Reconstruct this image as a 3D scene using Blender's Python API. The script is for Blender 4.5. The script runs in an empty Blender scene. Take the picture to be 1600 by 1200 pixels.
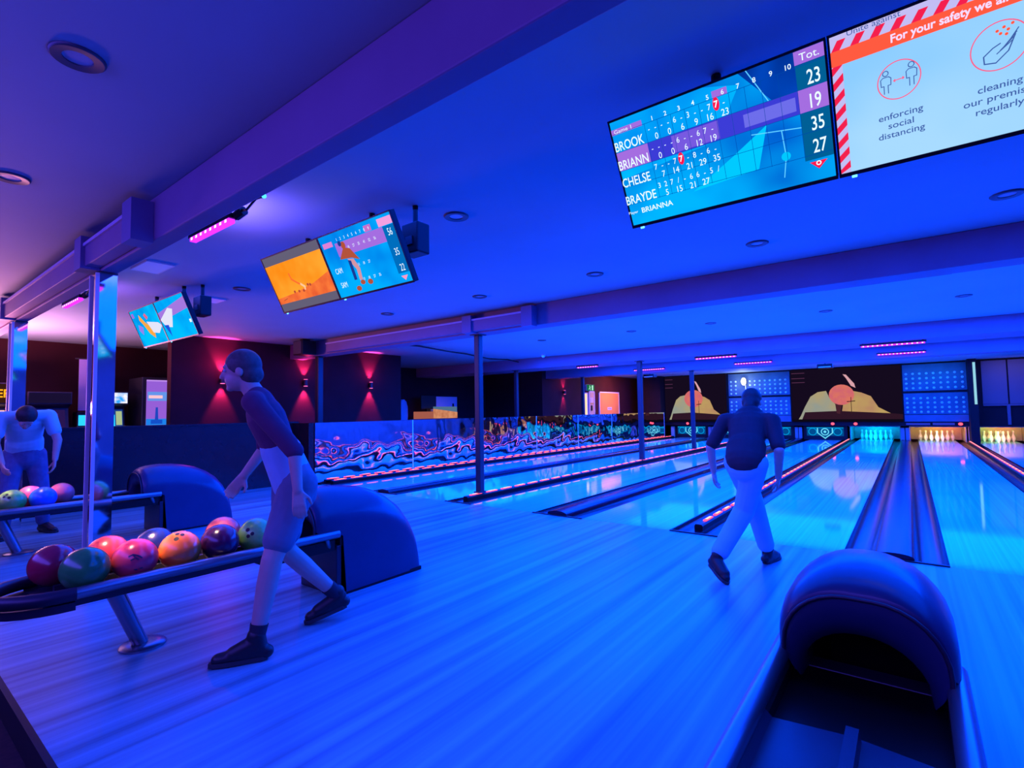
import bpy, bmesh, math, random
from mathutils import Vector, Matrix, Quaternion

random.seed(4)
SC = bpy.context.scene
COL = SC.collection
PI = math.pi

# ------------------------------------------------------------------ camera
def setup_camera():
    yaw, pitch, roll, fpx = 0.655229, 0.0527079, -0.0156092, 805.76
    cy, sy, cp, sp, cr, sr = (math.cos(yaw), math.sin(yaw), math.cos(pitch), math.sin(pitch),
                              math.cos(roll), math.sin(roll))
    fwd = Vector((-sy * cp, cy * cp, sp))
    right = Vector((cy, sy, 0))
    up = right.cross(fwd)
    r2 = cr * right + sr * up
    u2 = -sr * right + cr * up
    cam = bpy.data.cameras.new('camera')
    cam.sensor_width = 36
    cam.lens = fpx / 1600 * 36
    cam.clip_start = 0.05
    o = bpy.data.objects.new('camera', cam)
    COL.objects.link(o)
    o.matrix_world = Matrix(((r2.x, u2.x, -fwd.x, 0), (r2.y, u2.y, -fwd.y, 0), (r2.z, u2.z, -fwd.z, 1.31), (0, 0, 0, 1)))
    SC.camera = o
setup_camera()

SC.view_settings.view_transform = 'Standard'
SC.view_settings.look = 'None'
SC.view_settings.gamma = 1
SC.view_settings.use_curve_mapping = False
SC.view_settings.exposure = 0.0
SC.cycles.use_denoising = True
SC.cycles.max_bounces = 8
SC.cycles.sample_clamp_indirect = 6
SC.cycles.caustics_reflective = False
SC.cycles.caustics_refractive = False

W = bpy.data.worlds.new('world')
SC.world = W
W.use_nodes = True
W.node_tree.nodes['Background'].inputs[0].default_value = (0.0, 0.02, 0.2, 1)
W.node_tree.nodes['Background'].inputs[1].default_value = 0.05

# ------------------------------------------------------------------ lights
UV = (0.0, 0.056, 1.0)
def area(name, loc, size, power, color, direction=(0, 0, -1), spread=PI):
    l = bpy.data.lights.new(name, 'AREA')
    l.shape = 'RECTANGLE'; l.size, l.size_y = size
    l.energy = power; l.color = color; l.spread = spread
    o = bpy.data.objects.new(name, l); COL.objects.link(o)
    o.location = loc
    o.rotation_euler = Vector(direction).to_track_quat('-Z', 'Y').to_euler()
    return o
def point(name, loc, power, color, r=0.05):
    l = bpy.data.lights.new(name, 'POINT'); l.energy = power; l.color = color; l.shadow_soft_size = r
    o = bpy.data.objects.new(name, l); COL.objects.link(o); o.location = loc
    return o
def spot(name, loc, direction, power, color, angle, blend=0.5, r=0.02):
    l = bpy.data.lights.new(name, 'SPOT'); l.energy = power; l.color = color
    l.spot_size = angle; l.spot_blend = blend; l.shadow_soft_size = r
    o = bpy.data.objects.new(name, l); COL.objects.link(o); o.location = loc
    o.rotation_euler = Vector(direction).to_track_quat('-Z', 'Y').to_euler()
    return o
# blacklight over the approach (between the two near beams)
area('blacklight_approach', (-2.6, 3.4, 2.77), (11.5, 3.6), 760, UV)
# blacklight over the lanes, bay by bay
area('blacklight_lanes_near', (-2.6, 8.9, 2.77), (11.5, 5.2), 3000, UV)
area('blacklight_lanes_mid', (-2.6, 14.0, 2.77), (11.5, 2.6), 1800, UV)
area('blacklight_lanes_far', (-2.6, 19.2, 2.77), (11.5, 5.5), 2200, UV)
# concourse behind the camera: dimmer, pinker
area('concourse_light', (-3.5, -1.6, 2.7), (9.0, 2.0), 420, (0.10, 0.06, 1.0), (0, 1, -0.55))
area('arcade_glow', (-11.2, 0.6, 1.5), (1.6, 1.2), 360, (1.0, 0.32, 0.6), (0.2, 0.0, 1.0))
area('rack_fill_near', (-3.55, .80, 2.78), (.2, .9), 6.0, (1.0, 0.55, 0.36), (0, .28, -1), math.radians(10))  # added warm fill to bring out the ball colours, no fixture there
area('rack_fill_far', (-6.94, .78, 2.78), (.2, .8), 3.6, (1.0, 0.5, 0.4), (0, .2, -1), math.radians(10))  # same added fill over the far rack
area('bar_glow_left', (-7.3, 1.62, 2.56), (.6, .04), 5, (0.5, 0.12, 1.0), (0, 1, 0.25))
area('bar_glow', (-3.77, 1.62, 2.56), (.6, .04), 9, (0.22, 0.12, 1.0), (0, 1, 0.5))

# ------------------------------------------------------------------ materials
_M = {}
def lin(c):
    return tuple((x / 12.92 if x <= 0.04045 else ((x + 0.055) / 1.055) ** 2.4) for x in c)
def rgb(r, g, b):
    return lin((r / 255, g / 255, b / 255))
def mat(name, color, rough=0.5, metal=0.0, spec=0.5, coat=0.0):
    if name in _M: return _M[name]
    m = bpy.data.materials.new(name); m.use_nodes = True
    b = m.node_tree.nodes['Principled BSDF']
    b.inputs['Base Color'].default_value = (*color, 1)
    b.inputs['Roughness'].default_value = rough
    b.inputs['Metallic'].default_value = metal
    b.inputs['Specular IOR Level'].default_value = spec
    b.inputs['Coat Weight'].default_value = coat
    b.inputs['Coat Roughness'].default_value = 0.08
    _M[name] = m
    return m
def nodes(m):
    nt = m.node_tree
    return nt, nt.nodes, nt.links, nt.nodes['Principled BSDF']
def noisy(name, c1, c2, scale=(8, 8, 8), rough=0.5, detail=4, bump=0.0, metal=0.0, spec=0.5, lo=0.35, hi=0.65, coat=0.0):
    if name in _M: return _M[name]
    m = mat(name, c1, rough, metal, spec, coat)
    nt, N, L, b = nodes(m)
    tc = N.new('ShaderNodeTexCoord'); mp = N.new('ShaderNodeMapping'); nz = N.new('ShaderNodeTexNoise'); rp = N.new('ShaderNodeValToRGB')
    mp.inputs['Scale'].default_value = scale
    nz.inputs['Scale'].default_value = 1.0; nz.inputs['Detail'].default_value = detail
    rp.color_ramp.elements[0].position = lo; rp.color_ramp.elements[1].position = hi
    rp.color_ramp.elements[0].color = (*c1, 1); rp.color_ramp.elements[1].color = (*c2, 1)
    L.new(tc.outputs['Object'], mp.inputs['Vector']); L.new(mp.outputs['Vector'], nz.inputs['Vector'])
    L.new(nz.outputs['Fac'], rp.inputs['Fac']); L.new(rp.outputs['Color'], b.inputs['Base Color'])
    if bump:
        bp = N.new('ShaderNodeBump'); bp.inputs['Strength'].default_value = bump
        L.new(nz.outputs['Fac'], bp.inputs['Height']); L.new(bp.outputs['Normal'], b.inputs['Normal'])
    return m
def emis(c, strength=1.0, sample=False):
    """light-giving surface of an sRGB colour (0-255)"""
    key = 'glow_%d_%d_%d_%s' % (*c, strength)
    if key in _M: return _M[key]
    m = bpy.data.materials.new(key); m.use_nodes = True
    nt = m.node_tree
    nt.nodes.remove(nt.nodes['Principled BSDF'])
    e = nt.nodes.new('ShaderNodeEmission')
    e.inputs[0].default_value = (*rgb(*c), 1); e.inputs[1].default_value = strength
    nt.links.new(e.outputs[0], nt.nodes['Material Output'].inputs[0])
    if not sample: m.cycles.emission_sampling = 'NONE'
    _M[key] = m
    return m
def glow_noise(name, c1, c2, scale, strength=1.0, lo=0.35, hi=0.65):
    if name in _M: return _M[name]
    m = bpy.data.materials.new(name); m.use_nodes = True
    nt = m.node_tree; N = nt.nodes; L = nt.links
    N.remove(N['Principled BSDF'])
    e = N.new('ShaderNodeEmission'); e.inputs[1].default_value = strength
    tc = N.new('ShaderNodeTexCoord'); mp = N.new('ShaderNodeMapping'); nz = N.new('ShaderNodeTexNoise'); rp = N.new('ShaderNodeValToRGB')
    mp.inputs['Scale'].default_value = scale
    nz.inputs['Scale'].default_value = 1; nz.inputs['Detail'].default_value = 2
    rp.color_ramp.elements[0].position = lo; rp.color_ramp.elements[1].position = hi
    rp.color_ramp.elements[0].color = (*rgb(*c1), 1); rp.color_ramp.elements[1].color = (*rgb(*c2), 1)
    L.new(tc.outputs['Object'], mp.inputs[0]); L.new(mp.outputs[0], nz.inputs['Vector']); L.new(nz.outputs['Fac'], rp.inputs[0])
    L.new(rp.outputs[0], e.inputs[0]); L.new(e.outputs[0], N['Material Output'].inputs[0])
    _M[name] = m
    return m
def wood(name, c1, c2, plank, rough, streak=0.5, spec=0.5):
    """boards running along Y"""
    m = mat(name, c1, rough, 0, spec)
    nt, N, L, b = nodes(m)
    tc = N.new('ShaderNodeTexCoord')
    mp = N.new('ShaderNodeMapping'); mp.inputs['Scale'].default_value = (1 / plank, 0.16, 1)
    nz = N.new('ShaderNodeTexNoise'); nz.inputs['Scale'].default_value = 1.0; nz.inputs['Detail'].default_value = 3
    mp2 = N.new('ShaderNodeMapping'); mp2.inputs['Scale'].default_value = (0.5, 0.25, 1)
    nz2 = N.new('ShaderNodeTexNoise'); nz2.inputs['Scale'].default_value = 1.0; nz2.inputs['Detail'].default_value = 2
    ad = N.new('ShaderNodeMath'); ad.operation = 'MULTIPLY_ADD'; ad.inputs[1].default_value = streak
    hf = N.new('ShaderNodeMath'); hf.operation = 'MULTIPLY'; hf.inputs[1].default_value = 0.35
    rp = N.new('ShaderNodeValToRGB')
    rp.color_ramp.elements[0].position = 0.52; rp.color_ramp.elements[1].position = 0.94
    rp.color_ramp.elements[0].color = (*c1, 1); rp.color_ramp.elements[1].color = (*c2, 1)
    L.new(tc.outputs['Object'], mp.inputs[0]); L.new(mp.outputs[0], nz.inputs['Vector'])
    L.new(tc.outputs['Object'], mp2.inputs[0]); L.new(mp2.outputs[0], nz2.inputs['Vector'])
    L.new(nz.outputs['Fac'], ad.inputs[0]); L.new(nz2.outputs['Fac'], hf.inputs[0]); L.new(hf.outputs[0], ad.inputs[2])
    L.new(ad.outputs[0], rp.inputs[0]); L.new(rp.outputs[0], b.inputs['Base Color'])
    return m

CEIL = noisy('ceiling_paint', (0.30, 0.42, 0.47), (0.33, 0.45, 0.51), (1, 1, 1), 0.7)
BEAM = noisy('beam_paint', (0.24, 0.13, 0.24), (0.27, 0.15, 0.27), (2, 2, 2), 0.6)
DARKWALL = noisy('dark_wall_paint', (0.045, 0.009, 0.014), (0.055, 0.011, 0.018), (2, 2, 2), 0.8, spec=.2)
BLUEWALL = noisy('slate_wall_paint', (0.12, 0.11, 0.16), (0.16, 0.14, 0.2), (2, 2, 2), 0.6)
APPROACH = wood('approach_boards', (0.06, 0.15, 0.17), (0.18, 0.50, 0.52), 0.085, 0.33, 1.1)
LANE = wood('lane_boards', (0.13, 0.60, 0.54), (0.16, 0.84, 0.74), 0.03, 0.055, 1.1)
LANEFAR = noisy('lane_dark_boards', (0.45, 0.4, 0.42), (0.5, 0.46, 0.46), (20, 0.4, 1), 0.10)
GUTTER = noisy('gutter_plastic', (0.008, 0.005, 0.012), (0.012, 0.008, 0.016), (3, 1, 3), 0.2, spec=.25)
CAP = noisy('track_cap_plastic', (0.016, 0.006, 0.022), (0.024, 0.010, 0.03), (3, 1, 3), 0.22, spec=.2)
BLACK = mat('black_plastic', (0.006, 0.005, 0.006), 0.42, spec=.3)
DGREY = mat('dark_grey_metal', (0.06, 0.06, 0.075), 0.4, 0.3)
HOOD = noisy('hood_blue_plastic', (0.012, 0.028, 0.085), (0.016, 0.034, 0.10), (4, 4, 4), 0.36, coat=0.1)
HOODDARK = noisy('hood_dark_plastic', (0.012, 0.012, 0.03), (0.018, 0.016, 0.038), (4, 4, 4), 0.4)
STEEL = mat('rail_steel', (0.25, 0.28, 0.32), 0.3, 0.85)
WHITE = mat('white_paint', (0.75, 0.75, 0.78), 0.5)
PURPLE = mat('lilac_paint', (0.5, 0.4, 0.62), 0.5)
def mirror_mat():
    m = mat('wavy_mirror', (0.82, 0.82, 0.86), 0.03, 1.0)
    nt, N, L, b = nodes(m)
    tc = N.new('ShaderNodeTexCoord'); nz = N.new('ShaderNodeTexNoise'); bp = N.new('ShaderNodeBump')
    nz.inputs['Scale'].default_value = 2.2; nz.inputs['Detail'].default_value = 1.0
    bp.inputs['Strength'].default_value = 0.28; bp.inputs['Distance'].default_value = 0.05
    L.new(tc.outputs['Object'], nz.inputs['Vector']); L.new(nz.outputs['Fac'], bp.inputs['Height']); L.new(bp.outputs['Normal'], b.inputs['Normal'])
    return m
MIRROR = mirror_mat()
MIRFLAT = noisy('post_mirror', (0.7, 0.74, 0.8), (0.78, 0.8, 0.84), (2, 2, 6), 0.05, metal=1.0, bump=0.05)

# ------------------------------------------------------------------ mesh helpers
class MB:
    def __init__(s):
        s.v, s.f, s.m = [], [], []
    def add(s, vs, fs, mi=0):
        b = len(s.v)
        s.v += [tuple(x) for x in vs]
        s.f += [tuple(i + b for i in f) for f in fs]
        s.m += [mi] * len(fs)
        return s
    def box(s, x0, x1, y0, y1, z0, z1, mi=0):
        vs = [(x, y, z) for x in (x0, x1) for y in (y0, y1) for z in (z0, z1)]
        return s.add(vs, [(0, 1, 3, 2), (4, 6, 7, 5), (0, 4, 5, 1), (2, 3, 7, 6), (0, 2, 6, 4), (1, 5, 7, 3)], mi)
    def rings(s, rings, mi=0, caps=True, closed=True):
        n = len(rings[0]); vs = [p for r in rings for p in r]; fs = []
        for i in range(len(rings) - 1):
            for j in range(n if closed else n - 1):
                k = (j + 1) % n
                fs.append((i * n + j, i * n + k, (i + 1) * n + k, (i + 1) * n + j))
        if caps:
            fs.append(tuple(range(n - 1, -1, -1))); fs.append(tuple((len(rings) - 1) * n + j for j in range(n)))
        return s.add(vs, fs, mi)
    def tube(s, pts, r, n=12, mi=0, squash=None):
        pts = [Vector(p) for p in pts]
        rs = r if isinstance(r, (list, tuple)) else [r] * len(pts)
        rg = []; prev = None
        for i, p in enumerate(pts):
            d = (pts[min(i + 1, len(pts) - 1)] - pts[max(i - 1, 0)]).normalized()
            if prev is None:
                a = Vector((0, 0, 1)) if abs(d.z) < 0.9 else Vector((1, 0, 0))
                u = d.cross(a).normalized()
            else:
                u = (prev - d * prev.dot(d)).normalized()
            prev = u; w = d.cross(u)
            ring = []
            for k in range(n):
                t = 2 * PI * k / n
                q = (u * math.cos(t) + w * math.sin(t)) * rs[i]
                if squash: q = q - squash[0] * (q.dot(squash[0]) * (1 - squash[1]))
                ring.append(p + q)
            rg.append(ring)
        return s.rings(rg, mi)
    def cap(s, p0, r0, p1, r1, n=14, squash=None):
        p0, p1 = Vector(p0), Vector(p1); d = (p1 - p0).normalized()
        pts, rs = [], []
        for k in range(5):
            t = PI / 2 * k / 4.4 + 0.02
            pts.append(p0 - d * r0 * math.cos(t)); rs.append(max(r0 * math.sin(t), 0.0008))
        for k in range(5):
            t = PI / 2 * (4.4 - k - 0.4) / 4.4 + 0.02 + 0.0
            pts.append(p1 + d * r1 * math.cos(t)); rs.append(max(r1 * math.sin(t), 0.0008))
        return s.tube(pts, rs, n, 0, squash)
    def ell(s, c, rx, ry, rz, M=None, nu=18, nv=12, mi=0):
        c = Vector(c); rg = []
        for i in range(nv + 1):
            t = PI * (i + 0.04 if i == 0 else (i - 0.04 if i == nv else i)) / nv
            ring = []
            for j in range(nu):
                a = 2 * PI * j / nu
                p = Vector((rx * math.sin(t) * math.cos(a), ry * math.sin(t) * math.sin(a), rz * math.cos(t)))
                if M is not None: p = M @ p
                ring.append(c + p)
            rg.append(ring)
        return s.rings(rg, mi)
    def prism(s, poly, axis, a0, a1, mi=0):
        """2-D polygon extruded along axis ('x': poly is (y,z); 'y': (x,z); 'z': (x,y))"""
        def P(p, a):
            return {'x': (a, p[0], p[1]), 'y': (p[0], a, p[1]), 'z': (p[0], p[1], a)}[axis]
        return s.rings([[P(p, a0) for p in poly], [P(p, a1) for p in poly]], mi)
    def lathe(s, prof, c=(0, 0, 0), n=20, mi=0):
        return s.rings([[(c[0] + r * math.cos(2 * PI * k / n), c[1] + r * math.sin(2 * PI * k / n), c[2] + z) for k in range(n)] for r, z in prof], mi)
    def build(s, name, mats, parent=None, smooth=None, bevel=0.0, world=True):
        me = bpy.data.meshes.new(name)
        off = parent_loc(parent) if (parent is not None and world) else Vector((0, 0, 0))
        me.from_pydata([tuple(Vector(v) - off) for v in s.v], [], s.f)
        for m in (mats if isinstance(mats, (list, tuple)) else [mats]): me.materials.append(m)
        me.polygons.foreach_set('material_index', s.m)
        bm = bmesh.new(); bm.from_mesh(me)
        bmesh.ops.recalc_face_normals(bm, faces=bm.faces)
        bm.to_mesh(me); bm.free()
        if smooth is not None:
            me.polygons.foreach_set('use_smooth', [True] * len(me.polygons))
            me.set_sharp_from_angle(angle=math.radians(smooth))
        o = bpy.data.objects.new(name, me); COL.objects.link(o)
        if parent is not None: o.parent = parent
        if bevel:
            b = o.modifiers.new('bevel', 'BEVEL'); b.width = bevel; b.segments = 2; b.limit_method = 'ANGLE'
        return o
def parent_loc(p):
    v = Vector((0, 0, 0))
    while p is not None:
        v += Vector(p.location); p = p.parent
    return v
def tag(o, label=None, cat=None, group=None, kind=None):
    if label: o['label'] = label
    if cat: o['category'] = cat
    if group: o['group'] = group
    if kind: o['kind'] = kind
    return o
def thing(name, loc, label, cat, group=None):
    o = bpy.data.objects.new(name, None); COL.objects.link(o)
    o.empty_display_size = 0.1
    o.location = loc
    return tag(o, label, cat, group)
def dup(root, loc, label=None, group=None, cat=None):
    r = root.copy(); COL.objects.link(r); r.location = loc
    if label: r['label'] = label
    if group: r['group'] = group
    for ch in list(root.children):
        c = ch.copy(); COL.objects.link(c); c.parent = r
        for g in list(ch.children):
            d = g.copy(); COL.objects.link(d); d.parent = c
    return r
def setmat(root, part, m):
    for ch in root.children:
        if ch.name.split('.')[0] == part:
            ch.data = ch.data.copy(); ch.data.materials.clear(); ch.data.materials.append(m)
def structure(name, mb, m, label, cat, **k):
    return tag(mb.build(name, m, **k), label, cat, None, 'structure')

# text as flat outlines (default font), cached
_T = {}
def text_geom(s, bold=0.0):
    if (s, bold) in _T: return _T[(s, bold)]
    cu = bpy.data.curves.new('t', 'FONT'); cu.body = s; cu.size = 1; cu.offset = bold; cu.resolution_u = 3
    o = bpy.data.objects.new('t', cu); COL.objects.link(o)
    dg = bpy.context.evaluated_depsgraph_get(); dg.update()
    me = bpy.data.meshes.new_from_object(o.evaluated_get(dg))
    vs = [(v.co.x, v.co.y) for v in me.vertices]; fs = [tuple(p.vertices) for p in me.polygons]
    bpy.data.objects.remove(o); bpy.data.meshes.remove(me); bpy.data.curves.remove(cu)
    _T[(s, bold)] = (vs, fs)
    return vs, fs
class Canvas:
    """flat artwork on a real plane: P + u*xd + v*ud, each layer a hair further out along n"""
    def __init__(s, P, xd, ud, step=0.0004, lift=0.0):
        s.P, s.xd, s.ud = Vector(P), Vector(xd).normalized(), Vector(ud).normalized()
        s.n = s.xd.cross(s.ud); s.step = step; s.k = lift; s.mb = MB(); s.mats = []
    def pt(s, u, v): return s.P + s.xd * u + s.ud * v + s.n * s.k
    def mi(s, m):
        if m not in s.mats: s.mats.append(m)
        return s.mats.index(m)
    def poly(s, pts, m, up=True):
        if up: s.k += s.step
        s.mb.add([s.pt(*p) for p in pts], [tuple(range(len(pts)))], s.mi(m)); return s
    def rect(s, u0, v0, u1, v1, m, up=True): return s.poly([(u0, v0), (u1, v0), (u1, v1), (u0, v1)], m, up)
    def disc(s, u, v, ru, rv, m, n=24): return s.poly([(u + ru * math.cos(2 * PI * i / n), v + rv * math.sin(2 * PI * i / n)) for i in range(n)], m)
    def ring(s, u, v, r, w, m, n=32):
        s.k += s.step
        a = [s.pt(u + r * math.cos(2 * PI * i / n), v + r * math.sin(2 * PI * i / n)) for i in range(n)]
        b = [s.pt(u + (r - w) * math.cos(2 * PI * i / n), v + (r - w) * math.sin(2 * PI * i / n)) for i in range(n)]
        s.mb.add(a + b, [(i, (i + 1) % n, n + (i + 1) % n, n + i) for i in range(n)], s.mi(m)); return s
    def line(s, pts, w, m):
        s.k += s.step
        for (a, b) in zip(pts[:-1], pts[1:]):
            a, b = Vector(a), Vector(b); d = (b - a).normalized(); q = Vector((-d.y, d.x)) * w / 2
            s.poly([a + q - d * w / 3, b + q + d * w / 3, b - q + d * w / 3, a - q - d * w / 3], m, False)
        return s
    def text(s, t, u, v, size, m, al='c', sx=1.0, bold=0.0, up=True):
        vs, fs = text_geom(t, bold)
        if not vs: return s
        x0 = min(p[0] for p in vs); x1 = max(p[0] for p in vs)
        ox = {'c': -(x0 + x1) / 2, 'l': -x0, 'r': -x1}[al]
        if up: s.k += s.step
        s.mb.add([s.pt(u + (p[0] + ox) * size * sx, v + (p[1] - 0.34) * size) for p in vs], fs, s.mi(m)); return s
    def build(s, name, parent=None):
        # plain mesh: keep the facing as drawn
        me = bpy.data.meshes.new(name); off = parent_loc(parent)
        me.from_pydata([tuple(Vector(v) - off) for v in s.mb.v], [], s.mb.f)
        for m in s.mats: me.materials.append(m)
        me.polygons.foreach_set('material_index', s.mb.m)
        o = bpy.data.objects.new(name, me); COL.objects.link(o); o.parent = parent
        return o

# ================================================================== the room
CZ = 2.8
TRACK = [-6.94, -3.55, -0.16]
RAIL = [-8.63, -5.24, -1.85, 1.54]
LANES = [-7.842, -6.042, -4.452, -2.652, -1.062, 0.738, 2.328]
FOUL, PINY, MASKY = 5.5, 23.79, 23.2

CARPET = noisy('concourse_carpet', (0.010, 0.006, 0.012), (0.03, 0.012, 0.02), (30, 30, 30), 0.9)
structure('floor', MB().box(-13.2, 3.8, 0.54, FOUL, -0.12, 0.0), APPROACH, 'pale boarded approach floor in front of the lanes', 'floor')
structure('floor', MB().box(-13.2, 3.8, -3.3, 0.54, -0.3, -0.13), CARPET, 'dark carpeted step below the approach edge', 'floor')
structure('floor', MB().box(-13.2, 3.8, 0.545, 26, -0.5, -0.14), GUTTER, 'dark sub floor under the lanes', 'floor')
structure('floor', MB().box(-13.2, -8.76, FOUL, 26, -0.14, -0.005), CARPET, 'dark floor behind the mirror wall', 'floor')
structure('ceiling', MB().box(-13.3, 3.9, -3.3, 26, CZ, CZ + 0.15), CEIL, 'smooth pale ceiling washed in blue light', 'ceiling')
structure('wall_right', MB().box(3.6, 3.8, -3.3, 26, -0.3, CZ), BLUEWALL, 'slate side wall right of the last lane', 'wall')
structure('wall_end', MB().box(-13.3, 3.9, 25.7, 26, -0.3, CZ), DARKWALL, 'dark end wall behind the pin decks', 'wall')
structure('wall_back', MB().box(-13.3, 3.9, -3.4, -3.2, -0.3, CZ), DARKWALL, 'dark wall behind the concourse', 'wall')
wl = MB().box(-13.4, -13.2, -3.3, 26, -0.3, CZ)
wl.box(-10.68, -10.5, 3.6, 8.9, -0.1, CZ).box(-13.2, -10.5, 15.45, 26, -0.1, CZ)
structure('wall_left', wl, DARKWALL, 'dark left wall stepping back into two recesses', 'wall')
LOWWALL = noisy('navy_low_wall', (0.02, 0.006, 0.010), (0.028, 0.008, 0.012), (3, 3, 3), 0.25)
lw = MB().box(-9.45, -9.3, -3.2, 5.35, -0.13, 1.15).box(-9.45, -8.76, 5.25, 5.35, -0.005, 1.15)
lw.box(-9.48, -9.27, -3.2, 5.35, 1.15, 1.18)
structure('wall_low', lw, LOWWALL, 'dark waist-high wall running beside the approach', 'wall')
structure('wall_lane_side', MB().box(-8.95, -8.765, 5.35, 22.6, -0.14, 1.15), DARKWALL, 'low side wall carrying the mirror panels', 'wall')

def beam(y0, y1, z0, label):
    structure('ceiling_beam', MB().box(-13.2, 3.6, y0, y1, z0, CZ - 0.002), BEAM, label, 'beam', bevel=0.008)
beam(1.25, 1.365, 2.5, 'deep ceiling beam nearest the camera, over the ball returns')
beam(5.85, 6.15, 2.5, 'ceiling beam above the foul line')
beam(11.85, 12.8, 2.5, 'ceiling beam halfway down the lanes')
beam(15.7, 16.2, 2.47, 'furthest ceiling beam before the pin decks')
# boxed ducts along the beam faces, joined by light strips
def duct(x0, x1, y, label, posts):
    t = thing('boxed_duct', ((x0 + x1) / 2, y, 2.5), label, 'duct')
    MB().box(x0, x1, y - 0.1, y, 2.52, 2.7).build('box', BEAM, t, bevel=0.006)
    MB().box(x0, x1, y - 0.115, y - 0.1, 2.675, 2.70).build('trim', PURPLE, t)
    for p in posts:
        MB().box(p - 0.09, p + 0.09, y - 0.13, y, 2.5, 2.76).build('bracket', mat('bracket_paint', (0.16, 0.14, 0.3), 0.5), t)
    MB().box(x1 - 0.02, x1 + 0.16, y - 0.13, y, 2.48, 2.76).build('end_cap', mat('bracket_paint', (0.16, 0.14, 0.3), 0.5), t)
duct(-11.0, -4.15, 1.248, 'boxed duct with lilac trim along the nearest beam', [-5.25, -8.6])
duct(-9.0, -4.2, 5.848, 'boxed duct along the beam above the foul line', [-5.25])

structure('trim_1', MB().box(-13.2, 3.8, 0.515, 0.5395, -0.129, 0.002), mat('nosing', (.01, .008, .01), .6), 'dark nosing along the approach edge', 'trim')
# ------------------------------------------------------------------ lanes, gutters, rails
lane_lbl = ['pale lane beside the mirror wall', 'pale lane right of the first dark gutter track, ending at the near black post',
            'pale lane right of the LED rail with the black posts', 'pale lane left of the striding bowler',
            'pale lane ahead of the striding bowler, ending at cyan-lit pins', 'pale lane right of the ball return track, ending at amber-lit pins',
            'pale lane at the right edge beyond the pink LED rail']
for x, l in zip(LANES, lane_lbl):
    tag(MB().box(x - 0.533, x + 0.533, FOUL, 25.0, -0.14, 0.0).build('bowling_lane', LANE), l, 'bowling lane', 'bowling lanes')
def gut(xa, xb, depth, n=12):
    c, r = (xa + xb) / 2, (xb - xa) / 2
    return [(c - r * math.cos(PI * i / n), -depth * math.sin(PI * i / n)) for i in range(n + 1)]
def track(x, label):
    t = thing('gutter_track', (x, FOUL, 0), label, 'gutter track', 'dark gutter tracks between the lanes of a pair')
    top = gut(x - 0.365, x - 0.135, 0.085) + gut(x + 0.135, x + 0.365, 0.085)
    poly = top[:13] + top[13:]
    MB().prism([(x - 0.365, -0.139)] + poly[:13] + [(x - 0.134, -0.001), (x + 0.134, -0.001)] + poly[13:] + [(x + 0.365, -0.139)], 'y', FOUL, 25.0).build('gutter', GUTTER, t, smooth=40)
    cap = [(x - 0.14, -0.002)] + [(x + 0.14 * math.sin(a), 0.012 + 0.045 * math.cos(a) ** 0.7) for a in [(-80 + 160 * k / 14) * PI / 180 for k in range(15)]] + [(x + 0.14, -0.002)]
    MB().prism(cap, 'y', FOUL, 23.3).build('cap', CAP, t, smooth=40)
    MB().box(x - 0.365, x + 0.365, FOUL - 0.03, FOUL - 0.001, 0.001, 0.012).build('end_strip', BLACK, t, bevel=0.005)
for x, l in zip(TRACK, ['dark glossy gutter track between the two leftmost lanes', 'dark glossy gutter track reaching the foul line left of the bowler',
                        'wide dark glossy gutter track beyond the nearest ball return']):
    track(x, l)
LED1 = emis((255, 70, 110), 2.6, True)
LED2 = emis((255, 165, 140), 2.6, True)
def rail(x, label, y0):
    t = thing('lane_divider', (x, FOUL, 0), label, 'lane divider', 'LED lit rails between the lane pairs')
    l = gut(x - 0.255, x - 0.045, 0.085); r = gut(x + 0.045, x + 0.255, 0.085)
    MB().prism([(x - 0.255, -0.139)] + l + r + [(x + 0.255, -0.139)], 'y', FOUL, 25.0).build('gutter', GUTTER, t, smooth=40)
    MB().prism([(x - 0.044, -0.01), (x - 0.044, 0.05), (x - 0.03, 0.066), (x + 0.03, 0.066), (x + 0.044, 0.05), (x + 0.044, -0.01)], 'y', FOUL + 0.15, 23.3).build('rail', BLACK, t, smooth=30)
    s = MB(); y = y0
    while y < 23.0:
        s.box(x - 0.012, x + 0.022, y, y + 0.25, 0.066, 0.078, 0)
        s.box(x - 0.008, x + 0.016, y + 0.06, y + 0.22, 0.078, 0.081, 1)
        y += 0.37
    s.build('led_strip', [LED1, LED2], t)
    MB().box(x - 0.255, x + 0.255, FOUL - 0.03, FOUL - 0.001, 0.001, 0.012).build('end_strip', BLACK, t, bevel=0.005)
for x, l, y0 in zip(RAIL, ['rail with a pink LED strip at the foot of the mirror wall', 'rail with a dashed red LED strip and black posts standing on it',
                           'rail with an LED strip starting left of the bowler', 'rail with a bright pink LED strip at the right edge'], (5.7, 5.75, 5.85, 6.0)):
    rail(x, l, y0)

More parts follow.
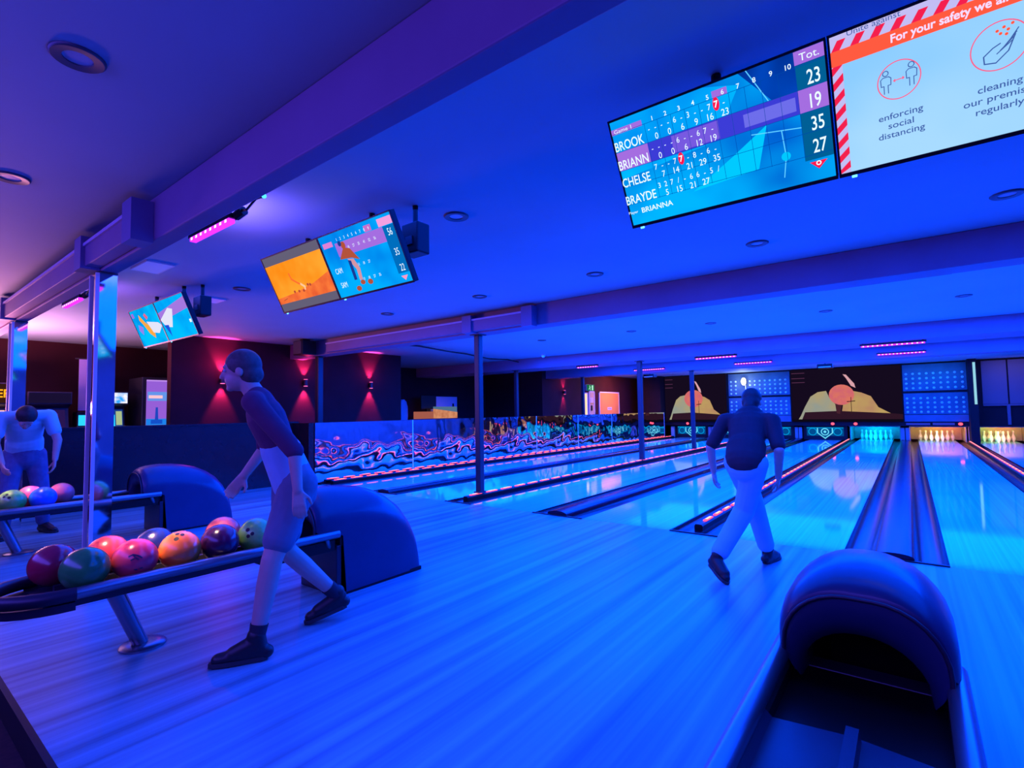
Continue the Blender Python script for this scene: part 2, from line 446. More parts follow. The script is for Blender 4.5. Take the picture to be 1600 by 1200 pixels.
# mirror panels on the lane side wall
ys = [5.36, 7.75, 10.12, 12.54, 14.95, 17.4, 19.9, 22.55]
mn = ['first wavy mirror panel, at the near end of the lane side wall', 'second wavy mirror panel, with the near black post in front of it', 'third wavy mirror panel from the near end of the side wall',
      'fourth wavy mirror panel from the near end of the side wall', 'fifth wavy mirror panel, below the pink wall light by the door', 'sixth wavy mirror panel, below the salmon door',
      'last wavy mirror panel, next to the dark pier at the pin decks']
for i, l in enumerate(mn):
    t = thing('wall_mirror', (-8.75, ys[i], 0.05), l, 'mirror', 'wavy mirror panels on the lane side wall')
    MB().box(-8.763, -8.745, ys[i] + 0.01, ys[i + 1] - 0.02, 0.03, 1.15).build('mirror_sheet', MIRROR, t)
    MB().box(-8.763, -8.741, ys[i + 1] - 0.018, ys[i + 1] + 0.006, 0.03, 1.15).build('joint_strip', mat('joint_alu', (0.9, 0.9, 0.95), 0.4), t)

# posts on the second rail
def post(y, ztop, w, label, x=-5.24, z0=0.0815, base=True):
    t = thing('support_post', (x, y, z0), label, 'post', 'black posts holding the beams')
    MB().box(x - w / 2, x + w / 2, y - w / 2, y + w / 2, z0, ztop).build('shaft', mat('post_paint', (0.02, 0.018, 0.03), 0.45), t, bevel=0.012)
    MB().box(x - 0.09, x + 0.09, y - 0.09, y + 0.09, ztop, ztop + 0.012).build('head_plate', DGREY, t)
    if base: MB().box(x - 0.055, x + 0.055, y - 0.08, y + 0.08, z0 - 0.0005, z0 + 0.02).build('base_plate', DGREY, t)
post(5.98, 2.488, 0.10, 'black post nearest the camera, standing on the red LED rail')
post(12.0, 2.488, 0.11, 'second black post along the red LED rail')
post(15.85, 2.458, 0.11, 'third black post along the red LED rail, left of the bowler')
post(11.98, 2.488, 0.10, 'slim bluish post behind the mirror wall', x=-9.05, z0=0.0, base=False)
post(15.85, 2.458, 0.10, 'slim dark post in front of the lit doorway', x=-9.05, z0=0.0, base=False)
post(5.98, 2.488, 0.12, 'dark post at the near corner of the mirror wall', x=-9.6, z0=0.0, base=False)
def mirror_post(x, label):
    t = thing('mirror_clad_post', (x, 1.30, 0), label, 'post', 'mirror clad posts under the nearest beam')
    MB().box(x - 0.085, x + 0.085, 1.235, 1.365, 0, 2.485).build('mirror_cladding', MIRFLAT, t)
    for sx in (-1, 1):
        MB().box(x + sx * 0.085 - 0.009, x + sx * 0.085 + 0.009, 1.221, 1.245, 0, 2.485).build('corner_trim', WHITE, t)
    MB().box(x - 0.1, x + 0.1, 1.25, 1.365, 2.485, 2.4995).build('head_plate', DGREY, t)
mirror_post(-5.25, 'mirror clad post behind the row of bowling balls')
mirror_post(-8.62, 'mirror clad post behind the man bending at the left edge')

# ================================================================== ball returns
def arch(w, h, r, y, x0, z0=0.0, n=9):
    pts = [Vector((x0 - w, y, z0))]
    for k in range(n):
        a = PI - PI / 2 * k / (n - 1)
        pts.append(Vector((x0 - w + r + r * math.cos(a), y, h - r + r * math.sin(a))))
    for k in range(n):
        a = PI / 2 - PI / 2 * k / (n - 1)
        pts.append(Vector((x0 + w - r + r * math.cos(a), y, h - r + r * math.sin(a))))
    pts.append(Vector((x0 + w, y, z0)))
    return pts
def make_return(x, label):
    t = thing('ball_return', (x, 2.6, 0), label, 'ball return', 'ball returns with racks')
    # one smooth shell: a visor jutting over the mouth, crest, long falling back
    prof = [(2.05, .695, .19, .23, .485), (2.06, .715, .21, .24, .475), (2.10, .742, .228, .249, .465), (2.16, .757, .235, .253, .455), (2.25, .762, .24, .254, .43), (2.28, .763, .24, .254, .02),
            (2.40, .755, .24, .254, .02), (2.52, .735, .24, .253, .02), (2.64, .70, .24, .252, .02), (2.75, .645, .235, .25, .02), (2.85, .57, .23, .248, .02), (2.92, .48, .22, .246, .02), (2.965, .38, .2, .244, .02), (2.99, .25, .17, .24, .02), (3.0, .10, .07, .235, .02)]
    MB().rings([arch(w, h, r, y, x, z0) for y, h, r, w, z0 in prof], caps=False, closed=False).rings([arch(.235, .10, .07, 3.0, x, .02), arch(.2, .06, .03, 3.001, x, .02)], caps=False, closed=False).build('hood_shell', HOOD, t, smooth=55)
    br = MB().rings([arch(.23, .695, .19, 2.05, x, .485), arch(.222, .672, .188, 2.042, x, .455), arch(.203, .605, .18, 2.055, x, .41), arch(.184, .55, .172, 2.085, x, .37), arch(.176, .54, .17, 2.2, x, .34), arch(.172, .535, .168, 2.28, x, .06)], caps=False, closed=False).build('brow', HOOD, t, smooth=60)
    MB().tube([p + Vector((0, -.006, 0)) for p in arch(.226, .680, .19, 2.042, x, .465)], .007, 8).build('seam_bead', HOODDARK, br, smooth=60)
    MB().rings([arch(.172, .535, .168, 2.28, x, .06), arch(.165, .52, .16, 2.45, x, .06), arch(.16, .50, .155, 2.7, x, .06)], caps=False, closed=False).rings([arch(.16, .50, .155, 2.7, x, .06), arch(.02, .1, .018, 2.71, x, .06)], caps=True, closed=False).build('mouth', BLACK, t, smooth=50)
    fp = MB().rings([arch(.236, .60, .2, 2.265, x), arch(.172, .535, .168, 2.28, x, .06)], caps=False, closed=False)
    fp.box(x - .236, x + .236, 2.21, 2.3, 0.0, .36).box(x - .236, x - .178, 2.24, 2.3, 0, .43).box(x + .178, x + .236, 2.24, 2.3, 0, .43)
    fp.build('front_panel', HOODDARK, t, bevel=0.006)
    MB().box(x - .247, x + .247, 2.24, 3.01, 0.0, .03).build('plinth', BLACK, t)
    # rack: two tube rails meeting in a nose, a tray, a leaning pedestal
    zr = .445
    for s in (-1, 1):
        MB().tube([(x + s * .242, 2.22, zr), (x + s * .24, 1.6, zr), (x + s * .238, 0.95, zr), (x + s * .232, 0.72, zr - .005)], .030, 14).build('rail', STEEL, t, smooth=50)
        MB().tube([(x + s * .24, 2.12, zr), (x + s * .21, 2.16, zr - .09), (x + s * .15, 2.22, zr - .12)], .02, 10).build('rail_bracket', STEEL, t, smooth=50)
    nose = []
    for k in range(15):
        a = PI * k / 14
        nose.append((x + .236 * math.cos(a), .74 - .30 * math.sin(a), zr - .005))
    nb = MB().tube([nose[i] for i in range(15)], .034, 12)
    nb.prism([(p[0], p[1]) for p in nose], 'z', zr - .085, zr - .045)
    nb.build('nose', HOODDARK, t, smooth=40)
    tr = MB().prism([(x - .225, zr - .02), (x - .2, zr - .045), (x, zr - .03), (x + .2, zr - .045), (x + .225, zr - .02), (x + .2, zr - .075), (x - .2, zr - .075)], 'y', .62, 1.70).build('tray', HOODDARK, t, smooth=30)
    MB().prism([(x - .02, zr - .035), (x + .02, zr - .035), (x + .015, zr + .0), (x - .015, zr + .0)], 'y', .7, 1.69).build('tray_divider', HOODDARK, tr)
    lw_ = MB().box(x - .215, x + .215, 1.705, 2.2, .33, .36).box(x - .228, x - .212, 1.705, 2.2, .33, .405).box(x + .212, x + .228, 1.705, 2.2, .33, .405).box(x - .2, x + .2, 1.705, 1.72, .35, .39)
    lw_.build('ball_lift_well', BLACK, t)
    pd = MB().tube([(x, 0.95, zr - .072), (x, 1.09, 0.018)], [.045, .038], 14).build('pedestal', STEEL, t, smooth=50)
    MB().box(x - .12, x + .12, .85, 1.05, zr - .092, zr - .076).build('mount_plate', DGREY, pd, bevel=.004)
    MB().lathe([(.001, .022), (.06, .022), (.105, .018), (.115, .010), (.115, 0.0), (.001, 0)], (x, 1.1, 0), 24).build('foot_plate', STEEL, pd, smooth=40)
    return t
ret_a = make_return(-.16, 'blue hooded ball return with empty rack in the foreground right')
dup(ret_a, (-3.55, 2.6, 0), 'blue hooded ball return behind the walking person, its rack full of balls')
dup(ret_a, (-6.94, 2.6, 0), 'furthest blue hooded ball return, its rack by the bending man')

# ------------------------------------------------------------------ bowling balls
HOLE = mat('hole_black', (0.004, 0.004, 0.006), 0.6)
def ballmat(n, c1, c2, sc=6, rough=.24):
    return noisy('ball_' + n, c1, c2, (sc, sc, sc), rough, coat=.4)
def ball(x, y, z, m, label, group, holes=None, mark=None):
    R = .108
    t = thing('bowling_ball', (x, y, z), label, 'bowling ball', group)
    MB().ell((x, y, z), R, R, R, nu=36, nv=24).build('shell', m, t, smooth=60)
    if holes:
        d = Vector(holes).normalized(); a = d.orthogonal().normalized(); b = d.cross(a)
        for (u, v, r) in ((-.13, .16, .0115), (.13, .16, .0115), (0, -.2, .013)):
            e = (d + a * u + b * v).normalized(); p = Vector((x, y, z)) + e * R
            MB().tube([p - e * .01, p + e * .0007], r, 12).build('finger_hole', HOLE, t)
    if mark:
        d = Vector(mark[0]).normalized(); a = d.cross(Vector((0, 0, 1))).normalized(); b = a.cross(d)
        mb = MB()
        for pts in mark[1]:
            mb.tube([Vector((x, y, z)) + (d + a * u + b * v).normalized() * (R - .0002) for u, v in pts], .0042, 6)
        mb.build('logo_mark', mat('mark_ink', (.06, .01, .06), .5), t)
    return t
G2, G1 = 'bowling balls on the nearer full rack', 'bowling balls on the far rack'
X2 = -3.55
zb = .527
toc = lambda x, y: (0 - x, 0 - y, .6)
ball(X2 - .112, .72, zb, ballmat('crimson', rgb(150, 25, 60), rgb(175, 35, 70)), 'dark crimson ball at the nose end, behind the green one', G2)
ball(X2 + .118, .80, zb, ballmat('green', rgb(30, 120, 60), rgb(60, 160, 80)), 'dark green ball at the front of the near rack', G2)
ball(X2 - .116, .955, zb, ballmat('coral', rgb(205, 55, 60), rgb(225, 75, 70)), 'coral red ball in the back row between crimson and navy', G2)
ball(X2 + .118, 1.02, zb, ballmat('pink', rgb(235, 45, 85), rgb(250, 80, 100), 4), 'pinkish red ball with dark scribbled logo', G2, None,
     (toc(-3.43, 1.02), [[(-.3, .05), (-.1, .2), (.1, .28), (.3, .2)], [(.1, .28), (0, .1), (-.15, -.02)], [(0, .1), (.2, .0)], [(-.35, -.5), (-.2, -.52)], [(-.1, -.55), (.05, -.54)]]))
ball(X2 - .116, 1.19, zb, ballmat('navy', rgb(15, 25, 85), rgb(25, 40, 110)), 'navy blue ball in the back row behind the orange one', G2)
ball(X2 + .118, 1.24, zb, ballmat('orange', rgb(255, 110, 45), rgb(255, 135, 60), 5), 'orange ball with finger holes on top', G2, (.45, -.25, .85))
ball(X2 + .118, 1.462, zb, ballmat('purple', rgb(70, 15, 80), rgb(40, 10, 60), 5), 'dark purple ball between the orange and lime ones', G2)
ball(X2 + .118, 1.685, zb, ballmat('lime', rgb(90, 215, 70), rgb(170, 235, 120), 9), 'lime green marbled ball at the right end of the row', G2, (.62, -.72, .35))
ball(X2 - .116, 1.58, zb, ballmat('salmon', rgb(240, 90, 80), rgb(250, 110, 90)), 'salmon ball peeping out between purple and lime', G2)
X1 = -6.94
ball(X1 + .118, 1.02, zb, ballmat('mottled_green', rgb(60, 190, 50), rgb(150, 190, 110), 8), 'mottled green ball at the left edge of the far rack', G1, (.7, -.4, .5))
ball(X1 - .112, 1.19, zb, ballmat('rose', rgb(240, 70, 110), rgb(250, 90, 120)), 'rose ball in the back row of the far rack', G1)
ball(X1 + .118, 1.245, zb, ballmat('azure', rgb(20, 100, 215), rgb(40, 120, 230)), 'bright blue ball on the far rack', G1)
ball(X1 - .112, 1.43, zb, ballmat('peach', rgb(255, 95, 110), rgb(255, 125, 125)), 'light coral ball at the right end of the far rack', G1)

# ================================================================== screens under the ceiling
TXT = emis((225, 245, 255), 1.15)
def screen_frame(xb, y, z, tilt):
    xd = Vector((1, 0, 0)); ud = Vector((0, -math.sin(tilt), math.cos(tilt)))
    return Vector((xb, y, z)), xd, ud, xd.cross(ud)
def tv(xb, y, z, tilt, w, side, label, art):
    P, xd, ud, n = screen_frame(xb, y, z, tilt)
    h = w * 9 / 16
    c = P + xd * (side * (w / 2 + .008))
    t = thing('score_monitor', (c.x, c.y, c.z), label, 'monitor', 'monitors hanging above the ball returns')
    def B(u0, u1, v0, v1, d0, d1):
        mb = MB(); vs = [c + xd * u + ud * v + n * d for u in (u0, u1) for v in (v0, v1) for d in (d0, d1)]
        return mb.add(vs, [(0, 1, 3, 2), (4, 6, 7, 5), (0, 4, 5, 1), (2, 3, 7, 6), (0, 2, 6, 4), (1, 5, 7, 3)])
    case = B(-w / 2 - .006, w / 2 + .006, -h / 2 - .012, h / 2 + .006, -.045, -.002).build('casing', BLACK, t, bevel=.004)
    fr = MB()
    for q in ((-w / 2 - .006, w / 2 + .006, h / 2 - .004, h / 2 + .006), (-w / 2 - .006, w / 2 + .006, -h / 2 - .014, -h / 2), (-w / 2 - .006, -w / 2 + .001, -h / 2, h / 2), (w / 2 - .001, w / 2 + .006, -h / 2, h / 2)):
        k = B(*q, -.002, .006); fr.add(k.v, k.f)
    fr.build('bezel', BLACK, t)
    B(-w * .28, w * .28, -h * .3, h * .22, -.085, -.045).build('rear_cover', BLACK, case, bevel=.006)
    top = c - n * .10 + ud * .02
    MB().tube([c - n * .08 + ud * .02, top, Vector((top.x, top.y, CZ - .002))], .022, 10).build('ceiling_mount', BLACK, t)
    B(-w * .46, -w * .44, -h / 2 - .024, -h / 2 - .015, -.004, .004).build('status_led', emis((90, 190, 255), 3.0), case)
    cv = Canvas(c, xd, ud, .0003, .0)
    art(cv, w, h)
    cv.build('picture', t)
    return t, c, xd, ud, n

BG = glow_noise('score_background', (0, 50, 190), (0, 175, 250), (2.2, 2.2, 2.2), 1.1)
LIL = emis((165, 110, 225), 1.0); VIO = emis((60, 60, 215), 1.0); DK = emis((0, 35, 120), 1.0); TEAL = emis((0, 95, 150), 1.0)
RED = emis((240, 20, 70), 1.2); GRID = emis((0, 70, 170), 1.0); CYANB = emis((0, 190, 245), 1.15)
def art_score(cv, w, h):
    o = w / 2                       # u measured from the right edge, as the board is laid out
    U = lambda u: u + o
    cv.rect(-w / 2, -h / 2, w / 2, h / 2, BG)
    cv.poly([(U(-.868), .243), (U(-.45), .243), (U(-.30), .2), (U(-.42), .02), (U(-.868), -.02)], glow_noise('score_glow', (0, 140, 235), (0, 195, 255), (3, 3, 3), 1.1))
    cv.poly([(U(-.36), -.06), (U(-.22), .02), (U(-.27), -.14), (U(-.55), -.16)], CYANB)
    cv.poly([(U(-.30), .243), (U(-.0), .243), (U(-.0), .1), (U(-.18), .09)], glow_noise('score_deep', (0, 25, 110), (0, 70, 190), (4, 4, 4), 1.0))
    for pts in ([(-.27, .243), (-.2, .1)], [(-.17, -.02), (-.165, -.12), (-.18, -.2)], [(-.28, .0), (-.1, -.03)]):
        cv.line([(U(a), b) for a, b in pts], .0035, emis((90, 200, 255), 1.2))
    cv.disc(U(-.165), -.12, .017, .017, CYANB)
    cv.rect(U(-.868), .105 - .001, U(-.0), .019, VIO)
    cv.rect(U(-.868), .104, U(-.71), .020, LIL)
    cv.rect(U(-.60), .098, U(-.40), .026, emis((120, 90, 225), 1.0)); cv.rect(U(-.30), .085, U(-.11), .035, emis((110, 110, 235), 1.0))
    cv.rect(U(-.10), .19, U(0), -.16, TEAL); cv.rect(U(-.10), .104, U(0), .020, LIL)
    cv.rect(U(-.865), .206, U(-.715), .182, LIL); cv.rect(U(-.10), .238, U(0), .192, LIL); cv.rect(U(-.405), .212, U(-.345), .184, LIL)
    cv.k += cv.step
    for i in range(11):
        cv.rect(U(-.705 + .0606 * i) - .0008, .184, U(-.705 + .0606 * i) + .0008, -.145, GRID, False)
    for v in (.185, .104, .02, -.056, -.142):
        cv.rect(U(-.868), v - .0009, U(0), v + .0009, GRID, False)
    c = lambda i: U(-.658 + .0590 * i)
    for i in range(10):
        cv.text(str(i + 1), U(-.665 + .0604 * i), .197, .026, TXT, bold=.01, up=(i == 0))
    cv.text('Game 1', U(-.85), .194, .024, TXT, 'l', 1.2); cv.text('Tot.', U(-.05), .214, .036, TXT, sx=1.1)
    rows = [('BROOK', .131, ['--', '--', '6-', '3-', '-7', '*-'], ['0', '0', '6', '9', '16', '23'], '23'),
            ('BRIANN', .047, ['--', '--', '6-', '-6', '7-'], ['0', '0', '6', '12', '19'], '19'),
            ('CHELSE', -.034, ['7-', '-7', '*-', '8-', '6-'], ['7', '14', '21', '29', '35'], '35'),
            ('BRAYDE', -.117, ['32', '7/', '-6', '6-', '5/'], ['5', '15', '21', '27'], '27')]
    for nm, v, fr, tot, big in rows:
        cv.text(nm, U(-.862), v - .002, .058, TXT, 'l', .72, .008)
        cv.text(big, U(-.042), v + .008, .072, TXT, 'c', .66, .008)
        for i, f in enumerate(fr):
            for k, ch in enumerate(f):
                u = c(i) - .030 + .030 * k
                if ch == '*':
                    cv.disc(u, v + .030, .013, .026, RED); cv.text('7', u, v + .030, .036, TXT, sx=.9, bold=.02)
                else:
                    cv.text(ch, u, v + .028, .034, TXT, sx=.85)
        for i, f in enumerate(tot):
            cv.text(f, c(i), v - .010, .038, TXT, sx=.85)
    cv.text('Player', U(-.862), -.178, .018, TXT, 'l', 1.1); cv.text('BRIANNA', U(-.795), -.178, .034, TXT, 'l', 1.05, .012)
    cv.poly([(U(-.082), -.166), (U(-.022), -.166), (U(-.052), -.196)], RED); cv.ring(U(-.052), -.174, .009, .004, TXT)
def art_safety(cv, w, h):
    o = -w / 2 - .012
    U = lambda u: u + o
    PAP = glow_noise('poster_white', (135, 200, 255), (165, 215, 255), (2, 2, 2), 1.05)
    S = emis((235, 30, 75), 1.1); OR = emis((255, 85, 60), 1.15); PK = emis((250, 100, 140), 1.0); INK = emis((70, 105, 185), .8); LV = emis((195, 190, 245), 1.0)
    cv.rect(-w / 2, -h / 2, w / 2, h / 2, PAP)
    L, R = -w / 2, w / 2
    cv.rect(L, -h / 2, L + .034, .145, LV); cv.rect(L, .19, R, h / 2, LV)
    cv.k += cv.step
    for i in range(9):                                  # barrier stripes down the left edge
        v = .165 - i * .052
        cv.poly([(L, max(v - .03, -h / 2)), (L + .034, max(v, -h / 2)), (L + .034, max(v - .026, -h / 2)), (L, max(v - .056, -h / 2))], S, False)
    for i in range(16):                                 # and along the band
        u = L + .002 + i * .058
        cv.poly([(u, .188), (u + .026, .188), (u + .048, .222), (u + .022, .222)], S, False)
    cv.rect(L, .14, R, .19, OR)
    cv.text('Unite against', U(.066), .234, .026, INK, 'l', 1.15)
    cv.text('For your safety we all', U(.19), .166, .036, emis((235, 215, 255), 1.1), 'l', .95, .025)
    cv.ring(U(.207), .030, .063, .0035, PK, 40)
    def man(u, v, s):
        cv.ring(u, v + .032 * s, .0095 * s, .0028, INK, 18)
        cv.line([(u - .006 * s, v - .034 * s), (u - .006 * s, v - .008 * s), (u - .014 * s, v - .008 * s), (u - .015 * s, v + .014 * s), (u - .008 * s, v + .020 * s), (u + .008 * s, v + .020 * s), (u + .015 * s, v + .014 * s), (u + .014 * s, v - .008 * s), (u + .006 * s, v - .008 * s), (u + .006 * s, v - .034 * s)], .0026, INK)
    man(U(.170), .030, 1.0); man(U(.243), .034, 1.0)
    cv.line([(U(.192), .031), (U(.222), .032)], .003, PK)
    cv.poly([(U(.190), .031), (U(.197), .037), (U(.197), .025)], PK); cv.poly([(U(.224), .032), (U(.217), .038), (U(.217), .026)], PK)
    for k, s in enumerate(('enforcing', 'social', 'distancing')): cv.text(s, U(.207), -.083 - .032 * k, .030, INK, 'c', 1.15, .008)
    cv.ring(U(.468), .034, .072, .0035, PK, 40)
    cv.line([(U(.505), .054), (U(.49), .012), (U(.46), -.014), (U(.432), -.008), (U(.430), .014), (U(.452), .032), (U(.470), .040)], .0035, INK)
    for k in range(4): cv.line([(U(.462 + .008 * k), .012 + .007 * k), (U(.500 + .004 * k), .040 + .010 * k)], .003, INK)
    for a, b in ((.462, .078), (.478, .084), (.47, .068), (.488, .074), (.498, .088), (.484, .062)): cv.disc(U(a), b, .0045, .0045, OR, 8)
    for k, s in enumerate(('cleaning', 'our premises', 'regularly')): cv.text(s, U(.470), -.083 - .034 * k, .030, INK, 'c', 1.15, .008)
def art_orange(cv, w, h):
    cv.rect(-w / 2, -h / 2, w / 2, h / 2, emis((105, 100, 125), .9))
    cv.rect(-w / 2, -h * .36, w / 2, h * .34, glow_noise('orange_sky', (255, 135, 20), (255, 160, 45), (4, 4, 4), 1.1))
    cv.poly([(-w / 2, -h * .36), (w / 2, -h * .36), (w / 2, -h * .02), (w * .2, -h * .14), (w * .02, -h * .18), (-w * .15, -h * .22), (-w / 2, -h * .25)], glow_noise('orange_ground', (235, 95, 50), (255, 125, 60), (9, 3, 9), 1.0))
    cv.line([(-w * .14, h * .12), (-w * .13, h * .02), (-w * .07, -h * .05), (-w * .0, -h * .12)], .016, emis((255, 110, 50), 1.0))
    cv.line([(-w * .01, -h * .10), (w * .04, -h * .16), (w * .03, -h * .20)], .020, emis((255, 195, 150), 1.1))
    for a, b in ((-.16, -.2), (-.08, -.21), (.0, -.22), (.1, -.14), (.14, -.15)): cv.disc(w * a, h * b, .016, .012, emis((190, 80, 60), .9), 8)
    cv.line([(-w * .4, -h * .30), (-w * .33, -h * .28)], .004, emis((140, 60, 60), .9))
def art_score_small(cv, w, h):
    cv.rect(-w / 2, -h / 2, w / 2, h / 2, glow_noise('score_small_bg', (0, 120, 225), (0, 170, 250), (3, 3, 3), 1.1))
    cv.rect(-w * .3, h * .12, w / 2, h * .33, LIL); cv.rect(-w * .47, h * .30, -w * .33, h * .38, emis((225, 130, 215), 1)); cv.rect(w * .32, h * .34, w / 2, h * .45, emis((245, 160, 225), 1))
    cv.rect(w * .14, h * .34, w * .23, h * .43, emis((200, 110, 205), 1)); cv.rect(w * .36, h * .33, w / 2, -h * .36, emis((0, 110, 190), 1))
    cv.k += cv.step
    for i in range(9): cv.text(str(i + 1), -w * .25 + w * .056 * i, h * .38, .03, TXT, up=False)
    for r, (v, k) in enumerate(((.24, 7), (-.05, 3), (-.28, 4))):
        for i in range(k):
            cv.text(('11', '18', '27', '35', '41', '52', '56')[i], -w * .2 + w * .072 * i + w * .12 * (r > 0), h * v - .008, .030, TXT, sx=.8, up=False)
        cv.text(('56', '35', '22')[r], w * .43, h * v, .07, TXT, sx=.7, up=False)
        cv.text(('', 'CAM', 'SAM')[r], -w * .38, h * (v - .03), .06, TXT, sx=.7, up=False)
    cv.poly([(w * .38, -h * .40), (w * .46, -h * .40), (w * .42, -h * .47)], emis((250, 150, 190), 1.1))
    # a plain bowling figure striding across the board
    S, T, Bk = emis((185, 85, 60), .95), emis((215, 150, 165), 1.0), emis((25, 60, 150), 1.0)
    cv.poly([(-w * .30, h * .08), (-w * .14, h * .06), (-w * .04, h * .0), (-w * .12, h * .2), (-w * .2, h * .24)], S)
    cv.disc(-w * .19, h * .27, .026, .028, S); cv.disc(-w * .23, h * .31, .02, .02, Bk)
    cv.poly([(-w * .20, h * .06), (-w * .12, h * .04), (-w * .08, -h * .12), (-w * .10, -h * .30), (-w * .14, -h * .3), (-w * .13, -h * .12)], T)
    cv.poly([(-w * .2, h * .04), (-w * .16, h * .02), (-w * .17, -h * .28), (-w * .21, -h * .28)], Bk)
    cv.disc(-w * .11, -h * .34, .028, .018, S); cv.disc(-w * .19, -h * .42, .03, .02, S); cv.disc(-w * .01, -h * .36, .03, .02, S)
def art_swirl_a(cv, w, h):
    cv.rect(-w / 2, -h / 2, w / 2, h / 2, glow_noise('swirl_blue', (0, 140, 225), (0, 190, 250), (4, 4, 4), 1.1))
    cv.poly([(-w * .2, h * .35), (-w * .05, h * .1), (w * .18, -h * .1), (w * .1, -h * .35), (-w * .05, -h * .2), (-w * .15, h * .05), (-w * .24, h * .2)], emis((250, 170, 70), 1.0))
    cv.poly([(0, h * .12), (w * .4, h * .02), (w * .5, -h * .08), (w * .3, -h * .25), (w * .1, -h * .2)], emis((225, 225, 245), 1.05))
    cv.poly([(-w * .02, h * .3), (w * .04, h * .16), (w * .12, h * .22), (w * .05, h * .34)], emis((230, 100, 140), 1.0))
    cv.rect(-w * .47, h * .30, -w * .38, h * .42, LIL); cv.poly([(-w * .35, h * .1), (-w * .2, h * .0), (-w * .3, -h * .2), (-w * .4, -h * .05)], emis((150, 130, 235), 1))
def art_swirl_b(cv, w, h):
    cv.rect(-w / 2, -h / 2, w / 2, h / 2, glow_noise('swirl_blue2', (0, 150, 235), (0, 185, 250), (3, 3, 3), 1.1))
    cv.poly([(-w * .5, h * .22), (w * .5, h * .42), (w * .5, h * .14), (-w * .5, -h * .0)], emis((165, 120, 225), 1.0))
    cv.poly([(-w * .5, h * .05), (-w * .12, h * .28), (w * .02, h * .22), (-w * .08, h * .02), (-w * .2, -h * .2), (-w * .4, -h * .15)], emis((225, 225, 245), 1.05))
    cv.poly([(-w * .45, -h * .1), (-w * .3, -h * .12), (-w * .33, -h * .42)], emis((30, 80, 220), 1.0))
    cv.rect(w * .40, -h * .2, w * .46, -h * .12, TXT)
tv(-.181, 2.27, 2.44, .525, .865, -1, 'large scoreboard monitor listing four bowlers, above the foreground ball return', art_score)
tv(-.181, 2.27, 2.44, .525, .865, 1, 'white monitor with red striped safety notice at the top right', art_safety)
tv(-3.55, 2.293, 2.445, .46, .85, 1, 'blue scoreboard monitor beside the orange one', art_score_small)
tv(-3.55, 2.293, 2.445, .46, .85, -1, 'monitor showing an orange landscape', art_orange)
tv(-6.94, 2.267, 2.424, .39, .818, 1, 'cyan monitor, right one of the furthest pair', art_swirl_b)
tv(-6.94, 2.267, 2.424, .39, .818, -1, 'cyan monitor with an orange shape, left one of the furthest pair', art_swirl_a)

# small boxes and brackets behind the monitors
def scan_box(x, y, z, w, label):
    t = thing('camera_box', (x, y, z), label, 'camera box', 'black boxes hanging behind the monitors')
    MB().box(x - w / 2, x + w / 2, y, y + .12, z, z + .22).build('housing', BLACK, t, bevel=.01)
    MB().tube([(x, y + .06, z + .215), (x, y + .06, CZ - .002)], .02, 10).build('ceiling_mount', BLACK, t)
    MB().box(x - w * .2, x + w * .2, y - .008, y, z + .06, z + .12).build('faceplate', DGREY, t)
scan_box(-2.76, 2.42, 2.44, .17, 'black box at the right end of the middle monitors')
scan_box(-6.30, 2.40, 2.44, .2, 'black box at the right end of the furthest monitors')

# ================================================================== pin decks and masking wall
MASKDARK = noisy('mask_dark', (0.015, 0.005, 0.007), (0.022, 0.007, 0.010), (3, 3, 3), 0.7, spec=.25)
structure('wall_mask', MB().box(-9.3, 3.55, MASKY, MASKY + .06, 0.60, CZ - .003).box(-9.3, 3.55, MASKY - .02, MASKY + .5, 0.56, 0.60), MASKDARK, 'dark masking wall above the pin decks', 'wall')
def pier(x0, x1, y0, y1, label, m):
    structure('wall_pier', MB().box(x0, x1, y0, y1, -0.13, CZ - .003), m, label, 'pier')
pier(-9.95, -8.92, 22.62, 23.15, 'dark pier at the end of the mirror wall', MASKDARK)
pier(1.575, 1.79, 22.6, 25.6, 'dark pier between the amber and the rightmost pin deck', MASKDARK)
tag(MB().box(1.70, 1.765, 22.575, 22.598, 1.3, 2.68).build('edge_light', emis((150, 215, 235), 1.0)), 'thin pale vertical light strip on the dark pier', 'light strip')

